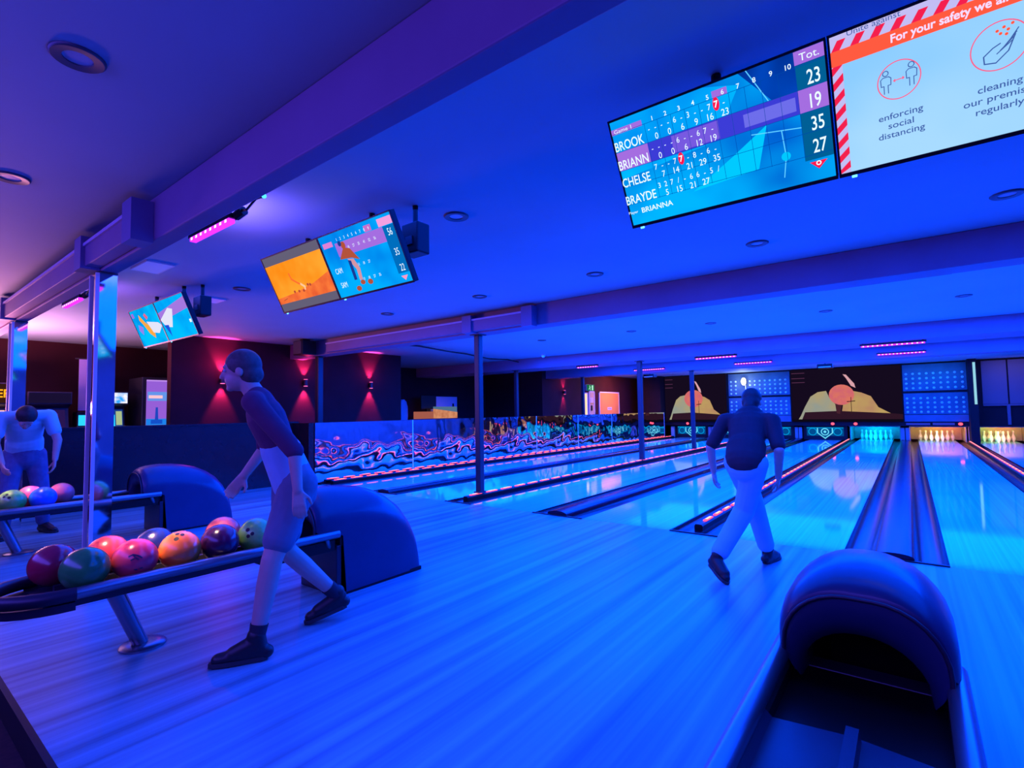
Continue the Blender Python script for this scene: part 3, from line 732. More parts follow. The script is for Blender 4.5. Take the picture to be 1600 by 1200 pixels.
def proj_screen(x0, x1, label):
    z0, z1 = .72, 2.76
    w, h = x1 - x0, z1 - z0
    t = thing('projection_screen', ((x0 + x1) / 2, MASKY, z0), label, 'screen', 'pictures on the masking wall')
    MB().box(x0, x1, MASKY - .05, MASKY - .002, z0, z1).build('frame', BLACK, t)
    cv = Canvas((x0, MASKY - .052, z0), (1, 0, 0), (0, 0, 1), .002)
    S = w / 3.5
    K = lambda pts: [(p[0] * w, p[1] * h) for p in pts]
    CR = glow_noise('cream_picture', (165, 175, 165), (200, 180, 130), (1.2, 1.2, 1.2), .75)
    cv.rect(0, 0, w, h, emis((30, 18, 42), .55))
    cv.poly(K([(.05, 0), (.09, .12), (.13, .28), (.19, .48), (.26, .56), (.34, .58), (.37, .44), (.45, .26), (.45, .2), (.13, .18), (.09, 0)]), CR)
    cv.poly(K([(.48, .2), (.5, .14), (.90, .15), (.80, .26), (.74, .46), (.66, .53), (.57, .57), (.5, .4)]), glow_noise('sand_picture', (205, 150, 115), (215, 180, 110), (1.5, 1.5, 1.5), .75))
    cv.poly(K([(.13, .18), (.45, .2), (.9, .15), (1, .13), (1, .04), (.1, .04)]), emis((60, 30, 50), .6))
    cv.rect(0, 0, w, h * .045, emis((20, 14, 30), .6))
    cv.disc(w * .48, h * .50, h * .20, h * .19, glow_noise('salmon_picture', (235, 125, 105), (225, 110, 120), (5, 5, 5), .85))
    cv.poly(K([(.50, .88), (.53, .87), (.60, .70), (.61, .62), (.57, .66), (.53, .80)]), emis((235, 175, 185), .85))
    cv.line(K([(.565, .45), (.565, .15)]), .02, emis((70, 40, 40), .6)); cv.line(K([(.53, .37), (.60, .38)]), .03, emis((60, 30, 40), .6))
    cv.poly(K([(.42, .33), (.48, .30), (.46, .14), (.43, .16)]), emis((90, 45, 60), .6))
    cv.k += cv.step
    for k, v in enumerate((.93, .83, .75)): cv.rect(w * .01, h * v, w * .14, h * (v + .012), emis((110, 60, 100), .6), False)
    cv.build('picture', t)
proj_screen(-8.9, -6.2, 'left projected picture of pale domes and a salmon ball, above the closed lanes')
proj_screen(-3.72, -.19, 'right projected picture of pale domes and a salmon ball, above the cyan pins')
DOTP = noisy('dotted_panel', (0.05, 0.10, 0.13), (0.08, 0.14, 0.17), (2, 2, 2), .5)
def dot_panel(x0, x1, label):
    t = thing('studded_panel', ((x0 + x1) / 2, MASKY, 1.0), label, 'panel', 'studded blue panels on the masking wall')
    MB().box(x0, x1, MASKY - .04, MASKY - .002, .98, 1.72).build('lower_sheet', DOTP, t)
    MB().box(x0, x1, MASKY - .04, MASKY - .002, 1.80, 2.74).build('upper_sheet', DOTP, t)
    mb = MB()
    nx = int((x1 - x0) / .19)
    for i in range(nx):
        if abs(x0 + .1 + i * .19 + 5.45) < .2: continue
        for k in range(8):
            z = (1.06 + .16 * k) if k < 4 else (1.90 + .17 * (k - 4))
            mb.ell((x0 + .1 + i * .19, MASKY - .04, z), .04, .025, .04, nu=8, nv=6)
    tag(mb.build('studs', mat('stud_white', (.55, .8, .9), .4), t), kind='stuff')
    MB().box(x0, x1, MASKY - .03, MASKY - .002, .72, .96).build('base_sheet', BLUEWALL, t)
dot_panel(-6.1, -3.76, 'studded blue panel between the two projected pictures')
dot_panel(-.15, 1.62, 'studded blue panel above the amber pins')
area('panel_wash_left', (-4.9, 22.4, 2.5), (1.6, .1), 9, (.02, .30, 1), (0, 1, -.75))
area('panel_wash_right', (.65, 22.4, 2.5), (1.4, .1), 7, (.02, .30, 1), (0, 1, -.75))
gp = thing('grey_panel', (2.7, MASKY, 1.3), 'blue-grey panels above the rightmost pin deck', 'panel')
MB().box(1.95, 2.56, MASKY - .04, MASKY - .002, 1.3, 2.74).build('panel_sheet', mat('grey_panel_paint', (.25, .12, .14), .5), gp)
MB().box(2.60, 3.5, MASKY - .04, MASKY - .002, 1.3, 2.74).build('panel_sheet', mat('grey_panel_paint', (.25, .12, .14), .5), gp)
MB().box(1.95, 3.5, MASKY - .07, MASKY - .002, 1.24, 1.29).build('rail', mat('grey_panel_paint', (.25, .12, .14), .5), gp)
MB().box(2.52, 2.6, MASKY - .07, MASKY - .002, .62, 1.24).build('strut', mat('grey_panel_paint', (.25, .12, .14), .5), gp)
area('panel_wash_end', (2.7, 22.2, 2.6), (1.0, .1), 3, (.4, .35, .9), (0, 1, -.7))
lamp = thing('bright_lamp', (-5.45, 23.0, 2.38), 'dazzling white lamp beside the left studded panel', 'lamp')
MB().ell((-5.45, 23.0, 2.40), .10, .06, .16).build('bulb', emis((255, 250, 255), 5.0), lamp, smooth=60)
MB().tube([(-5.40, 23.08, 2.25), (-5.36, 23.1, 1.3), (-5.40, 23.1, .75)], .02, 8).build('cable', mat('cable_white', (.85, .8, .82), .4), lamp)
MB().box(-5.52, -5.38, 23.05, 23.155, 2.3, 2.5).build('bracket', BLACK, lamp)
point('bright_lamp_light', (-5.45, 22.85, 2.38), 14, (.85, .9, 1), .08)

PIN = mat('pin_white', (.85, .85, .85), .3, coat=.4)
pin_prof = [(.001, 0), (.026, 0), (.029, .012), (.045, .05), (.058, .09), (.0605, .114), (.058, .145), (.045, .19), (.030, .225), (.0235, .254), (.0235, .27), (.028, .30), (.0325, .338), (.031, .358), (.022, .374), (.001, .381)]
pin0 = tag(MB().lathe(pin_prof, (0, 0, 0), 14).build('bowling_pin', PIN, smooth=60), 'x', 'bowling pin')
first = True
SHELL = noisy('pit_plastic', (.26, .26, .26), (.32, .32, .32), (4, 4, 4), .4)
def deck(x, name, gname, lamps):
    global first
    t = thing('pin_deck', (x, 24.4, 0), 'open pin deck lit ' + name, 'pin deck', 'open pin decks')
    MB().box(x - .74, x + .74, 25.15, 25.2, .001, .58).build('curtain', SHELL, t)
    for s in (-1, 1):
        MB().box(x + s * .76 - .012, x + s * .76 + .012, 23.46, 25.15, .001, .58).build('side_wall', SHELL, t)
    MB().box(x - .78, x + .78, 23.27, 23.3, .53, .57).build('lintel', SHELL, t)
    for r in range(4):
        for k in range(r + 1):
            loc = (x + (k - r / 2) * .3048, PINY + r * .264, .0005)
            p = pin0 if first else pin0.copy()
            if not first: COL.objects.link(p)
            first = False
            p.location = loc; p['label'] = 'white bowling pin standing in the pin deck lit ' + name; p['group'] = gname; p['category'] = 'bowling pin'
    for i, (dx, dy, pw, c, d) in enumerate(lamps):
        area('pin_lamp', (x + dx, dy, .56), (.6, .1), pw, c, d)
deck(LANES[4], 'cyan', 'pins in the cyan deck', [(0, 23.36, 90, (0, .42, 1), (0, 1, -.38)), (0, 24.78, 6, (0, .40, 1), (0, 1, -.55))])
deck(LANES[5], 'amber', 'pins in the amber deck', [(-.3, 23.36, 34, (.85, .55, .02), (.1, 1, -.38)), (.35, 23.36, 30, (1, .24, .08), (-.1, 1, -.38)), (-.1, 24.78, 2, (1, .42, .03), (0, 1, -.55)), (.4, 24.78, 3, (1, .10, .10), (.2, 1, -.55))])
deck(LANES[6], 'green and orange at the right edge', 'pins in the rightmost deck', [(-.4, 23.36, 40, (.2, .8, .15), (.1, 1, -.38)), (.2, 23.36, 46, (1, .3, .08), (-.1, 1, -.38)), (-.4, 24.78, 2, (.3, .8, .1), (-.2, 1, -.55)), (.3, 24.78, 3, (1, .22, .08), (.2, 1, -.55))])
CY = emis((0, 165, 235), .9); CYD = emis((0, 85, 160), .8); CYL = emis((110, 225, 255), 1.0)
for x, l in zip(LANES[:4], ['closed sweep board with cyan shield, by the dark pier', 'closed sweep board with cyan shield, left of the bowler', 'closed sweep board with cyan shield, right of the bowler', 'closed sweep board with cyan shield, next to the cyan pins']):
    t = thing('sweep_board', (x, 23.5, 0.02), l, 'sweep board', 'closed sweep boards')
    MB().box(x - .74, x + .74, 23.45, 23.5, .0, .55).build('board', BLACK, t)
    cv = Canvas((x, 23.448, .29), (1, 0, 0), (0, 0, 1), .002)
    cv.rect(-.62, -.13, .62, .20, CYD)
    cv.ring(-.42, .03, .15, .03, CY, 20); cv.ring(.42, .03, .15, .03, CY, 20)
    cv.poly([(-.27, .2), (.27, .2), (.27, -.02), (0, -.25), (-.27, -.02)], CYL); cv.poly([(-.23, .17), (.23, .17), (.23, -.01), (0, -.2), (-.23, -.01)], CYD)
    cv.ring(0, .03, .14, .035, CYL, 20); cv.disc(0, .03, .05, .05, CYL, 12)
    cv.rect(-.62, .17, .62, .20, CY)
    cv.build('shield_emblem', t)
BOXM = mat('return_box', (.42, .26, .26), .5)
for x, l in zip(TRACK, ['reddish box closing the end of the leftmost gutter track', 'reddish box closing the end of the middle gutter track', 'reddish box closing the end of the right gutter track']):
    t = thing('track_end_box', (x, 23.35, 0.07), l, 'box', 'boxes at the ends of the gutter tracks')
    MB().box(x - .125, x - .012, 23.32, 23.44, .055, .5).build('door_leaf', BOXM, t, bevel=.008); MB().box(x + .012, x + .125, 23.32, 23.44, .055, .5).build('door_leaf', BOXM, t, bevel=.008)
    MB().box(x - .012, x + .012, 23.36, 23.44, .055, .5).build('spine', BLACK, t)
tag(MB().box(-8.74, -8.59, 23.32, 23.44, .002, .5).build('kickback_panel', mat('tan_panel', (.75, .55, .42), .5), bevel=.006), 'tan panel at the far end of the mirror wall', 'panel')
for x, l in ((-2.35, 'red signal lamp above the sweep board beside the cyan pins, left one'), (-1.62, 'red signal lamp just left of the cyan pins'), (-7.9, 'red signal lamp above the leftmost sweep board'), (-4.75, 'red signal lamp right of the bowler'), (1.35, 'red signal lamp above the amber pins')):
    t = thing('signal_lamp', (x, 23.14, .62), l, 'lamp', 'red signal lamps under the masking wall')
    MB().ell((x, 23.13, .64), .06, .04, .05).build('lens', emis((255, 70, 90), 3.0, True), t, smooth=60); MB().box(x - .07, x + .07, 23.15, 23.198, .6, .7).build('holder', BLACK, t)
SOF = mat('soffit_red', (.55, .1, .12), .4)
tag(MB().box(-.12, .55, 23.13, 23.178, .60, .67).build('soffit_strip', SOF), 'reddish strip above the amber pins, left part', 'strip')
tag(MB().box(.62, 1.2, 23.13, 23.178, .60, .68).build('soffit_strip', SOF), 'reddish strip above the amber pins, right part', 'strip')

# ================================================================== ceiling fittings
dl = [((-2.66, .55), 'large ceiling downlight at the top left of the picture'), ((-4.33, .59), 'downlight at the left edge, next to the nearest beam'), ((-2.67, 2.81), 'downlight between the middle and the large monitors'),
      ((-6.16, 2.83), 'downlight left of the orange monitor'), ((-1.03, 5.03), 'downlight below the large scoreboard monitor'), ((.62, 5.02), 'downlight below the safety notice monitor'),
      ((-2.67, 5.0), 'downlight in the second row, third from the right'), ((-4.34, 4.99), 'downlight above the near black post'), ((-6.14, 4.95), 'leftmost downlight in the second row, near the pink wall light'),
      ((.66, 9.36), 'rightmost downlight over the lanes'), ((-.97, 9.35), 'second downlight from the right over the lanes'), ((-2.7, 9.27), 'third downlight from the right over the lanes'),
      ((-4.14, 9.15), 'fourth downlight from the right over the lanes'), ((-6.1, 9.0), 'leftmost downlight over the lanes')]
d0 = None
for (x, y), l in dl:
    if d0 is None:
        d0 = thing('downlight', (x, y, CZ), l, 'downlight', 'recessed ceiling downlights')
        MB().lathe([(.05, -.001), (.052, -.008), (.088, -.012), (.095, -.006), (.096, -.001), (.05, -.001)], (x, y, CZ), 28).build('trim_ring', mat('downlight_ring', (.06, .06, .08), .4), d0, smooth=40)
        MB().lathe([(.001, -.003), (.051, -.003), (.051, -.001), (.001, -.001)], (x, y, CZ), 24).build('lens', mat('downlight_lens', (.5, .5, .55), .25), d0)
    else: dup(d0, (x, y, CZ), l)
for (x0, x1, y), l in (((-.79, .45, 7.59), 'long dark slot vent in the ceiling at the right'), ((-4.94, -3.73, 7.48), 'long dark slot vent right of the near black post')):
    t = thing('slot_vent', ((x0 + x1) / 2, y, CZ), l, 'vent', 'slot vents')
    MB().box(x0, x1, y - .06, y + .06, CZ - .012, CZ - .001).build('frame', DGREY, t); MB().box(x0 + .02, x1 - .02, y - .012, y + .012, CZ - .016, CZ - .0125).build('slot', BLACK, t)
for (x, y, w, d), l in (((-5.89, 1.84, .44, .22), 'pale square ceiling panel behind the nearest beam'), ((-7.02, 2.83, .27, .25), 'pale square ceiling panel right of the furthest monitors')):
    t = thing('ceiling_panel', (x, y, CZ), l, 'ceiling panel', 'pale ceiling panels')
    MB().box(x - w / 2, x + w / 2, y - d / 2, y + d / 2, CZ - .014, CZ - .001).build('panel_sheet', mat('hatch_white', (.85, .9, .92), .5), t)
    f = MB()
    for q in ((x - w / 2 - .01, x - w / 2, y - d / 2, y + d / 2), (x + w / 2, x + w / 2 + .01, y - d / 2, y + d / 2), (x - w / 2, x + w / 2, y - d / 2 - .01, y - d / 2), (x - w / 2, x + w / 2, y + d / 2, y + d / 2 + .01)): f.box(*q, CZ - .016, CZ - .001)
    f.build('frame', WHITE, t)
UVG = emis((185, 40, 255), 2.2, True); UVD = emis((255, 190, 250), 2.6)
def uv_bar(x0, x1, y, z, label, wall, cable=False):
    t = thing('blacklight_bar', ((x0 + x1) / 2, y, z), label, 'light bar', 'purple blacklight bars')
    MB().box(x0 - .02, x1 + .02, y - .025, y + .03, z + .012, z + .045).build('housing', BLACK, t)
    MB().box(x0, x1, y - .022, y + .02, z - .014, z + .012).build('tube', UVG, t)
    n = max(8, int((x1 - x0) / .07)); m = MB()
    for i in range(n):
        x = x0 + (i + .5) * (x1 - x0) / n; m.box(x - .012, x + .012, y - .0245, y - .0225, z - .010, z + .008)
    tag(m.build('led_dots', UVD, t), kind='stuff')
    for x in (x0 + .03, x1 - .03):
        MB().box(x - .012, x + .012, min(y, wall), max(y, wall), z + .045, z + .055).build('bracket', BLACK, t)
    if cable:
        MB().tube([(x1 + .02, y + .02, z + .03), (x1 + .10, y + .03, z + .05)], .03, 10).build('plug', BLACK, t)
        MB().tube([(x1 + .1, y + .02, z + .05), (x1 + .2, y, z + .02), (x1 + .32, y, z + .06), (x1 + .42, y, z + .05)], .008, 6).build('cable', BLACK, t)
        MB().ell((x1 + .42, y, z + .05), .014, .014, .014, nu=10, nv=8).build('status_led', emis((60, 190, 255), 3), t)
uv_bar(-4.07, -3.46, 1.52, 2.585, 'purple blacklight bar behind the nearest beam, left of the orange monitor', 1.3655, True)
uv_bar(-7.64, -6.98, 1.53, 2.585, 'purple blacklight bar between the two mirror clad posts', 1.3655, True)
uv_bar(-3.86, -2.98, 12.0, 2.446, 'purple blacklight bar in the first far row, above the black posts', 12.02)
uv_bar(-.69, .28, 12.0, 2.446, 'upper purple blacklight bar at the right', 12.02)
uv_bar(-7.0, -6.4, 12.0, 2.446, 'purple blacklight bar in the first far row, left end', 12.02)
uv_bar(-3.92, -2.95, 15.6, 2.56, 'purple blacklight bar in the second far row, above the bowler', 15.6995)
uv_bar(-.57, .36, 15.6, 2.56, 'lower purple blacklight bar at the right', 15.6995)
uv_bar(-7.0, -6.0, 15.6, 2.56, 'purple blacklight bar in the second far row, above the salmon door', 15.6995)
for (x, l) in ((-2.17, 'black projector under the ceiling facing the right projected picture'), (-8.3, 'black projector under the ceiling facing the left projected picture')):
    t = thing('projector', (x, 20, 2.6), l, 'projector', 'ceiling projectors')
    MB().box(x - .22, x + .22, 19.85, 20.2, 2.58, 2.72).build('housing', BLACK, t, bevel=.015); MB().tube([(x, 20, 2.715), (x, 20, CZ - .001)], .025, 10).build('ceiling_mount', BLACK, t)
    MB().tube([(x + .1, 20.19, 2.65), (x + .1, 20.23, 2.65)], .04, 14).build('lens', DGREY, t); MB().box(x - .18, x + .18, 19.84, 19.849, 2.60, 2.63).build('rear_trim', WHITE, t)
t = thing('security_camera', (-7.63, 11.3, CZ), 'small white dome camera under the ceiling left of the second black post', 'camera')
MB().lathe([(.001, -.001), (.06, -.001), (.06, -.03), (.001, -.03)], (-7.63, 11.3, CZ), 18).build('base', WHITE, t); MB().ell((-7.63, 11.3, CZ - .045), .045, .045, .045).build('dome', WHITE, t, smooth=60)
tag(MB().tube([(-8.3, 7.0, 2.785), (-8.37, 7.2, 2.74), (-8.47, 7.69, 2.77), (-8.43, 8.55, 2.72), (-8.8, 9.6, 2.77), (-8.73, 10.4, 2.70), (-8.82, 11.3, 2.75), (-8.85, 11.83, 2.72)], .018, 8).build('ceiling_cable', BLACK, smooth=60), 'dark cable sagging along the ceiling behind the near black post', 'cable')
t = thing('loudspeaker', (-9.45, 5.6, 2.5), 'black loudspeaker hanging at the beam end above the mirror wall', 'loudspeaker')
MB().box(-9.62, -9.28, 5.42, 5.72, 2.48, 2.76).build('cabinet', BLACK, t, bevel=.012); MB().box(-9.59, -9.31, 5.408, 5.419, 2.50, 2.74).build('grille', DGREY, t); MB().box(-9.5, -9.4, 5.5, 5.65, 2.755, 2.799).build('mount', BLACK, t)

# ================================================================== wall lights, doors and the left hand zone
def sconce(y, label, pw, spill=2.5):
    x = -10.5; z = 2.0
    t = thing('wall_light', (x, y, z), label, 'wall light', 'pink up-and-down wall lights')
    MB().tube([(x + .075, y, z - .07), (x + .075, y, z + .07)], .045, 18).build('cylinder', mat('sconce_body', (.03, .02, .03), .4), t, smooth=40)
    MB().box(x, x + .05, y - .03, y + .03, z - .04, z + .04).build('wall_bracket', BLACK, t)
    for s in (-1, 1):
        MB().tube([(x + .075, y, z + s * .071), (x + .075, y, z + s * .076)], .04, 16).build('lens', emis((255, 90, 150), 4.0, True), t)
        spot('wall_light_beam', (x + .07, y, z + s * .09), (-.16, 0, s), pw, (1, .045, .30), math.radians(60), .6, .03)
    point('wall_light_spill', (x + .2, y, z + .32), spill, (1, .03, .25), .06)
sconce(4.45, 'pink wall light behind the walking person', 130, 9)
sconce(6.17, 'pink wall light above the dark low wall, middle one of three in a row', 130)
sconce(7.9, 'pink wall light right of the one behind the walking person, above the mirror wall', 130)
sconce(16.87, 'furthest pink wall light, left of the exit sign', 60)
def door(name, y0, y1, m, label, plates):
    x = -10.5
    t = tag(thing(name, (x, (y0 + y1) / 2, 0), label, 'door'), kind='structure')
    MB().box(x + .0, x + .035, y0, y1, 0, 2.04).build('door_leaf', m, t)
    f = MB(); f.box(x, x + .05, y0 - .05, y0, 0, 2.09).box(x, x + .05, y1, y1 + .05, 0, 2.09).box(x, x + .05, y0 - .05, y1 + .05, 2.04, 2.09)
    f.build('door_frame', WHITE, t)
    for (a, b, c, d, pm) in plates: MB().box(x + .0355, x + .042, a, b, c, d).build('notice', pm, t)
    MB().tube([(x + .035, y1 - .12, 1.02), (x + .08, y1 - .12, 1.02), (x + .08, y1 - .22, 1.02)], .012, 8).build('door_handle', STEEL, t)
door('door_1', 18.85, 19.25, mat('door_yellow', (.75, .6, .3), .5), 'narrow yellowish door with notices under the exit sign', [(18.9, 19.15, 1.62, 1.82, WHITE), (18.95, 19.1, 1.28, 1.5, BLACK), (18.92, 19.2, 1.55, 1.6, mat('notice_yellow', (.7, .5, .1), .5))])
door('door_2', 19.75, 21.55, mat('door_salmon', (.9, .38, .09), .5), 'wide salmon door with a small white sign', [(20.45, 20.85, 1.3, 1.42, WHITE), (20.5, 20.8, 1.35, 1.37, BLACK)])
t = tag(thing('lit_doorway_1', (-10.5, 18.5, 1.0), 'tall narrow glowing doorway strip left of the yellowish door', 'doorway'), kind='structure')
MB().box(-10.5, -10.47, 18.35, 18.66, .3, 1.98).build('pane', emis((255, 205, 165), 1.4, True), t)  # glowing sheet stands in for the bright doorway opening, no window here
f = MB()
for q in ((18.31, 18.35, .26, 2.02), (18.66, 18.70, .26, 2.02), (18.35, 18.66, .26, .3), (18.35, 18.66, 1.98, 2.02)): f.box(-10.5, -10.455, *q)
f.build('opening_frame', WHITE, t)
t = thing('exit_sign', (-10.5, 18.95, 2.1), 'green exit sign above the yellowish door', 'sign')
MB().box(-10.5, -10.44, 18.6, 19.25, 2.1, 2.36).build('sign_box', WHITE, t)
cv = Canvas((-10.438, 18.925, 2.23), (0, 1, 0), (0, 0, 1), .002)
cv.rect(-.32, -.125, .32, .125, emis((20, 110, 70), .9)); cv.k += .002
G = emis((190, 255, 220), 1.0)
cv.disc(-.08, .07, .025, .025, G); cv.line([(-.10, .03), (-.08, -.02), (-.03, -.05), (-.04, -.10)], .03, G); cv.line([(-.08, -.02), (-.13, -.05), (-.18, -.06)], .025, G); cv.line([(-.09, .03), (-.03, .01), (.0, .04)], .02, G); cv.rect(.08, -.1, .2, .1, G)
cv.build('running_figure', t)
area('doorway_lamp', (-9.3, 20.4, 2.7), (.6, 1.6), 110, (1.0, .34, .16), (-.7, 0, -1))

t = thing('service_counter', (-12.4, 12.0, 0), 'counter with an amber lit display front in the dark recess', 'counter')
MB().box(-12.9, -12.42, 10.9, 13.1, -.0, 1.08).build('cabinet', DARKWALL, t); MB().box(-12.95, -12.38, 10.85, 13.15, 1.08, 1.11).build('top', DGREY, t)
MB().box(-12.46, -12.42, 11.07, 11.9, 1.11, 1.34).build('display', emis((205, 115, 95), .6), t); MB().prism([(11.92, 1.11), (13.03, 1.11), (13.03, 1.31), (11.92, 1.43)], 'x', -12.46, -12.42).build('display', glow_noise('amber_display', (215, 130, 90), (245, 165, 120), (1, 5, 5), .75), t)
MB().prism([(11.92, 1.435), (13.03, 1.315), (13.03, 1.50), (11.92, 1.50)], 'x', -12.46, -12.44).build('glass_edge', emis((90, 130, 165), .7), t)
t = thing('white_cabinet', (-12.85, 12.85, 0), 'pale upright cabinet behind the amber display', 'cabinet')
MB().box(-13.15, -12.97, 12.3, 13.6, 0, 1.86).build('body', mat('cab_white', (.6, .55, .7), .5), t, bevel=.01); MB().box(-12.969, -12.955, 13.35, 13.42, 1.5, 1.62).build('lock', BLACK, t)
area('recess_lamp', (-12.0, 12.4, 2.7), (.5, .8), 7, (.55, .45, .9), (-.6, .1, -1))
t = thing('desk_monitor', (-12.7, 11.9, 1.11), 'dark monitor on the counter in the recess', 'monitor')
MB().box(-12.72, -12.68, 11.6, 12.28, 1.42, 1.88).build('screen', BLACK, t, bevel=.01); MB().box(-12.73, -12.69, 11.85, 12.0, 1.115, 1.45).build('stand', BLACK, t); MB().box(-12.8, -12.62, 11.75, 12.1, 1.111, 1.125).build('foot', BLACK, t)
t = thing('tub_chair', (-12.3, 10.35, 0), 'pale round-backed chair left of the counter', 'chair')
MB().rings([[Vector((-12.35 + .05 * math.cos(2 * PI * k / 12) * 1, 10.5 + sy * math.cos(0) + .0, 0)) + Vector((.05 * math.cos(2 * PI * k / 12), .2 * math.sin(2 * PI * k / 12) * rr, z)) for k in range(12)] for (z, rr, sy) in ((.95, 1, 0), (1.2, 1.15, 0), (1.5, 1.1, 0), (1.66, .8, 0), (1.72, .3, 0))]).build('backrest', mat('chair_pale', (.5, .45, .6), .5), t, smooth=50)
MB().ell((-12.2, 10.5, .9), .25, .25, .07).build('seat', mat('chair_pale', (.5, .45, .6), .5), t, smooth=60); MB().tube([(-12.2, 10.5, 0), (-12.2, 10.5, .88)], .03, 10).build('column', DGREY, t); MB().lathe([(.001, .03), (.2, .02), (.2, 0), (.001, 0)], (-12.2, 10.5, 0), 20).build('base', DGREY, t)

# arcade corner behind the low wall
def cabinet(y0, y1, label, mq, art, z1=1.80, x=-12.0):
    t = thing('arcade_machine', (x - .4, (y0 + y1) / 2, 0), label, 'arcade machine', 'arcade machines')
    side = [(x - .8, 0), (x, 0), (x, .75), (x + .06, .95), (x - .18, 1.10), (x - .26, 1.5), (x - .02, 1.56), (x - .02, z1), (x - .8, z1)]
    MB().prism(side, 'y', y0, y1).build('body', mat('arcade_body', (.03, .02, .05), .4), t, bevel=.008)
    MB().box(x - .019, x - .005, y0 + .02, y1 - .02, 1.58, z1 - .02).build('marquee', mq, t)
    cv = Canvas((x - .20, (y0 + y1) / 2, 1.29), (0, 1, 0), (-.195, 0, .98), .003, .02)
    art(cv, (y1 - y0) * .8, .34); cv.build('screen', t)
    MB().box(x - .16, x + .04, y0 + .04, y1 - .04, 1.06, 1.075).build('control_panel', DGREY, t)
def a_cyan(cv, w, h):
    cv.rect(-w / 2, -h / 2, w / 2, h / 2, emis((20, 60, 140), 1.0)); cv.rect(-w / 2, -h / 2, w * .1, h * .2, emis((40, 200, 255), 1.3)); cv.rect(w * .15, -h * .4, w * .45, h * .4, emis((170, 190, 140), 1.0))
def a_dim(cv, w, h):
    cv.rect(-w / 2, -h / 2, w / 2, h / 2, emis((45, 25, 90), .8)); cv.rect(-w * .2, -h * .3, w * .3, h * .3, emis((80, 60, 150), .8))
def a_warm(cv, w, h):
    cv.rect(-w / 2, -h / 2, w / 2, h / 2, emis((255, 190, 190), 1.1)); cv.poly([(-w * .4, -h * .5), (-w * .1, h * .2), (w * .2, -h * .1), (w * .5, -h * .5)], emis((235, 120, 130), 1.0))
cabinet(1.15, 1.76, 'arcade machine with amber lettered marquee at the left edge', emis((60, 30, 20), .8), a_warm, 1.92)
cv = Canvas((-12.003, 1.62, 1.74), (0, 1, 0), (0, 0, 1), .003); cv.text('DER', .12, 0, .19, emis((255, 165, 30), 1.4), 'r', .8, .02)
cv.build('marquee_lettering', [o for o in COL.objects if o.name == 'arcade_machine'][0])
cabinet(1.95, 2.55, 'dark arcade machine with dim violet screen behind the bending man', emis((30, 20, 60), .7), a_dim, 1.78)
cabinet(3.0, 3.4, 'arcade machine with white and cyan lit marquee right of the mirror post', glow_noise('marquee_mix', (40, 150, 240), (245, 235, 240), (9, 9, 9), 1.3), a_cyan, 1.80)
t = thing('cyan_kiosk', (-12.1, 2.72, 0), 'small kiosk with bright cyan screen', 'kiosk')
MB().box(-12.3, -12.0, 2.62, 2.84, 0, 1.42).build('body', BLACK, t, bevel=.01); MB().box(-11.999, -11.99, 2.64, 2.82, 1.17, 1.36).build('screen', emis((40, 190, 250), 1.4, True), t)
t = thing('hanging_banner', (-12.4, 2.78, 1.5), 'lilac banner standing left of the mirror clad post', 'banner')
MB().box(-12.42, -12.40, 2.72, 2.98, 1.45, 2.42).build('cloth', mat('banner_cloth', (.45, .35, .75), .7), t); MB().tube([(-12.41, 2.66, 2.43), (-12.41, 3.04, 2.43)], .012, 8).build('rod', DGREY, t); MB().tube([(-12.43, 2.85, 0), (-12.43, 2.85, 2.43)], .012, 8).build('pole', DGREY, t)
t = thing('vending_machine', (-12.4, 3.88, 0), 'lilac and cyan lit vending machine beside the wall corner', 'vending machine')
MB().box(-12.8, -12.01, 3.62, 4.14, 0, 2.10).build('body', DGREY, t, bevel=.01)
cv = Canvas((-12.008, 3.87, 1.55), (0, 1, 0), (0, 0, 1), .003)
cv.rect(-.18, -1.2, .18, .5, emis((150, 95, 215), 1.0)); cv.rect(-.18, .47, .18, .5, emis((190, 140, 235), 1)); cv.rect(-.16, .08, .18, .26, emis((100, 150, 235), 1.0)); cv.rect(-.14, .13, .1, .19, emis((255, 190, 200), 1.1)); cv.rect(-.18, -1.2, .18, -.28, emis((30, 130, 235), 1.0)); cv.poly([(-.03, -.3), (-.02, -.05), (.02, -.05), (.03, -.3)], emis((30, 70, 190), 1)); cv.rect(-.1, -.38, .1, -.3, emis((20, 80, 200), 1))
cv.build('front_panel', t)
MB().box(-12.0, -11.97, 4.07, 4.12, 0, 2.06).build('edge_trim', mat('trim_pale', (.75, .72, .85), .4), t)

# ================================================================== people
def fuse(name, mb, m, parent, voxel=.008, it=5):
    o = mb.build('tmp', m)
    r = o.modifiers.new('r', 'REMESH'); r.mode = 'VOXEL'; r.voxel_size = voxel
    s = o.modifiers.new('s', 'SMOOTH'); s.iterations = it; s.factor = .5
    dg = bpy.context.evaluated_depsgraph_get(); dg.update()
    me = bpy.data.meshes.new_from_object(o.evaluated_get(dg))
    bpy.data.objects.remove(o)
    me.name = name
    off = parent_loc(parent)
    me.transform(Matrix.Translation(-off))
    me.polygons.foreach_set('use_smooth', [True] * len(me.polygons))
    me.materials.clear(); me.materials.append(m)
    n = bpy.data.objects.new(name, me); COL.objects.link(n); n.parent = parent
    return n
def frame(fwd, up):
    f = Vector(fwd).normalized(); u = Vector(up); u = (u - f * u.dot(f)).normalized(); s = f.cross(u)   # s: the figure's right
    return f, u, s
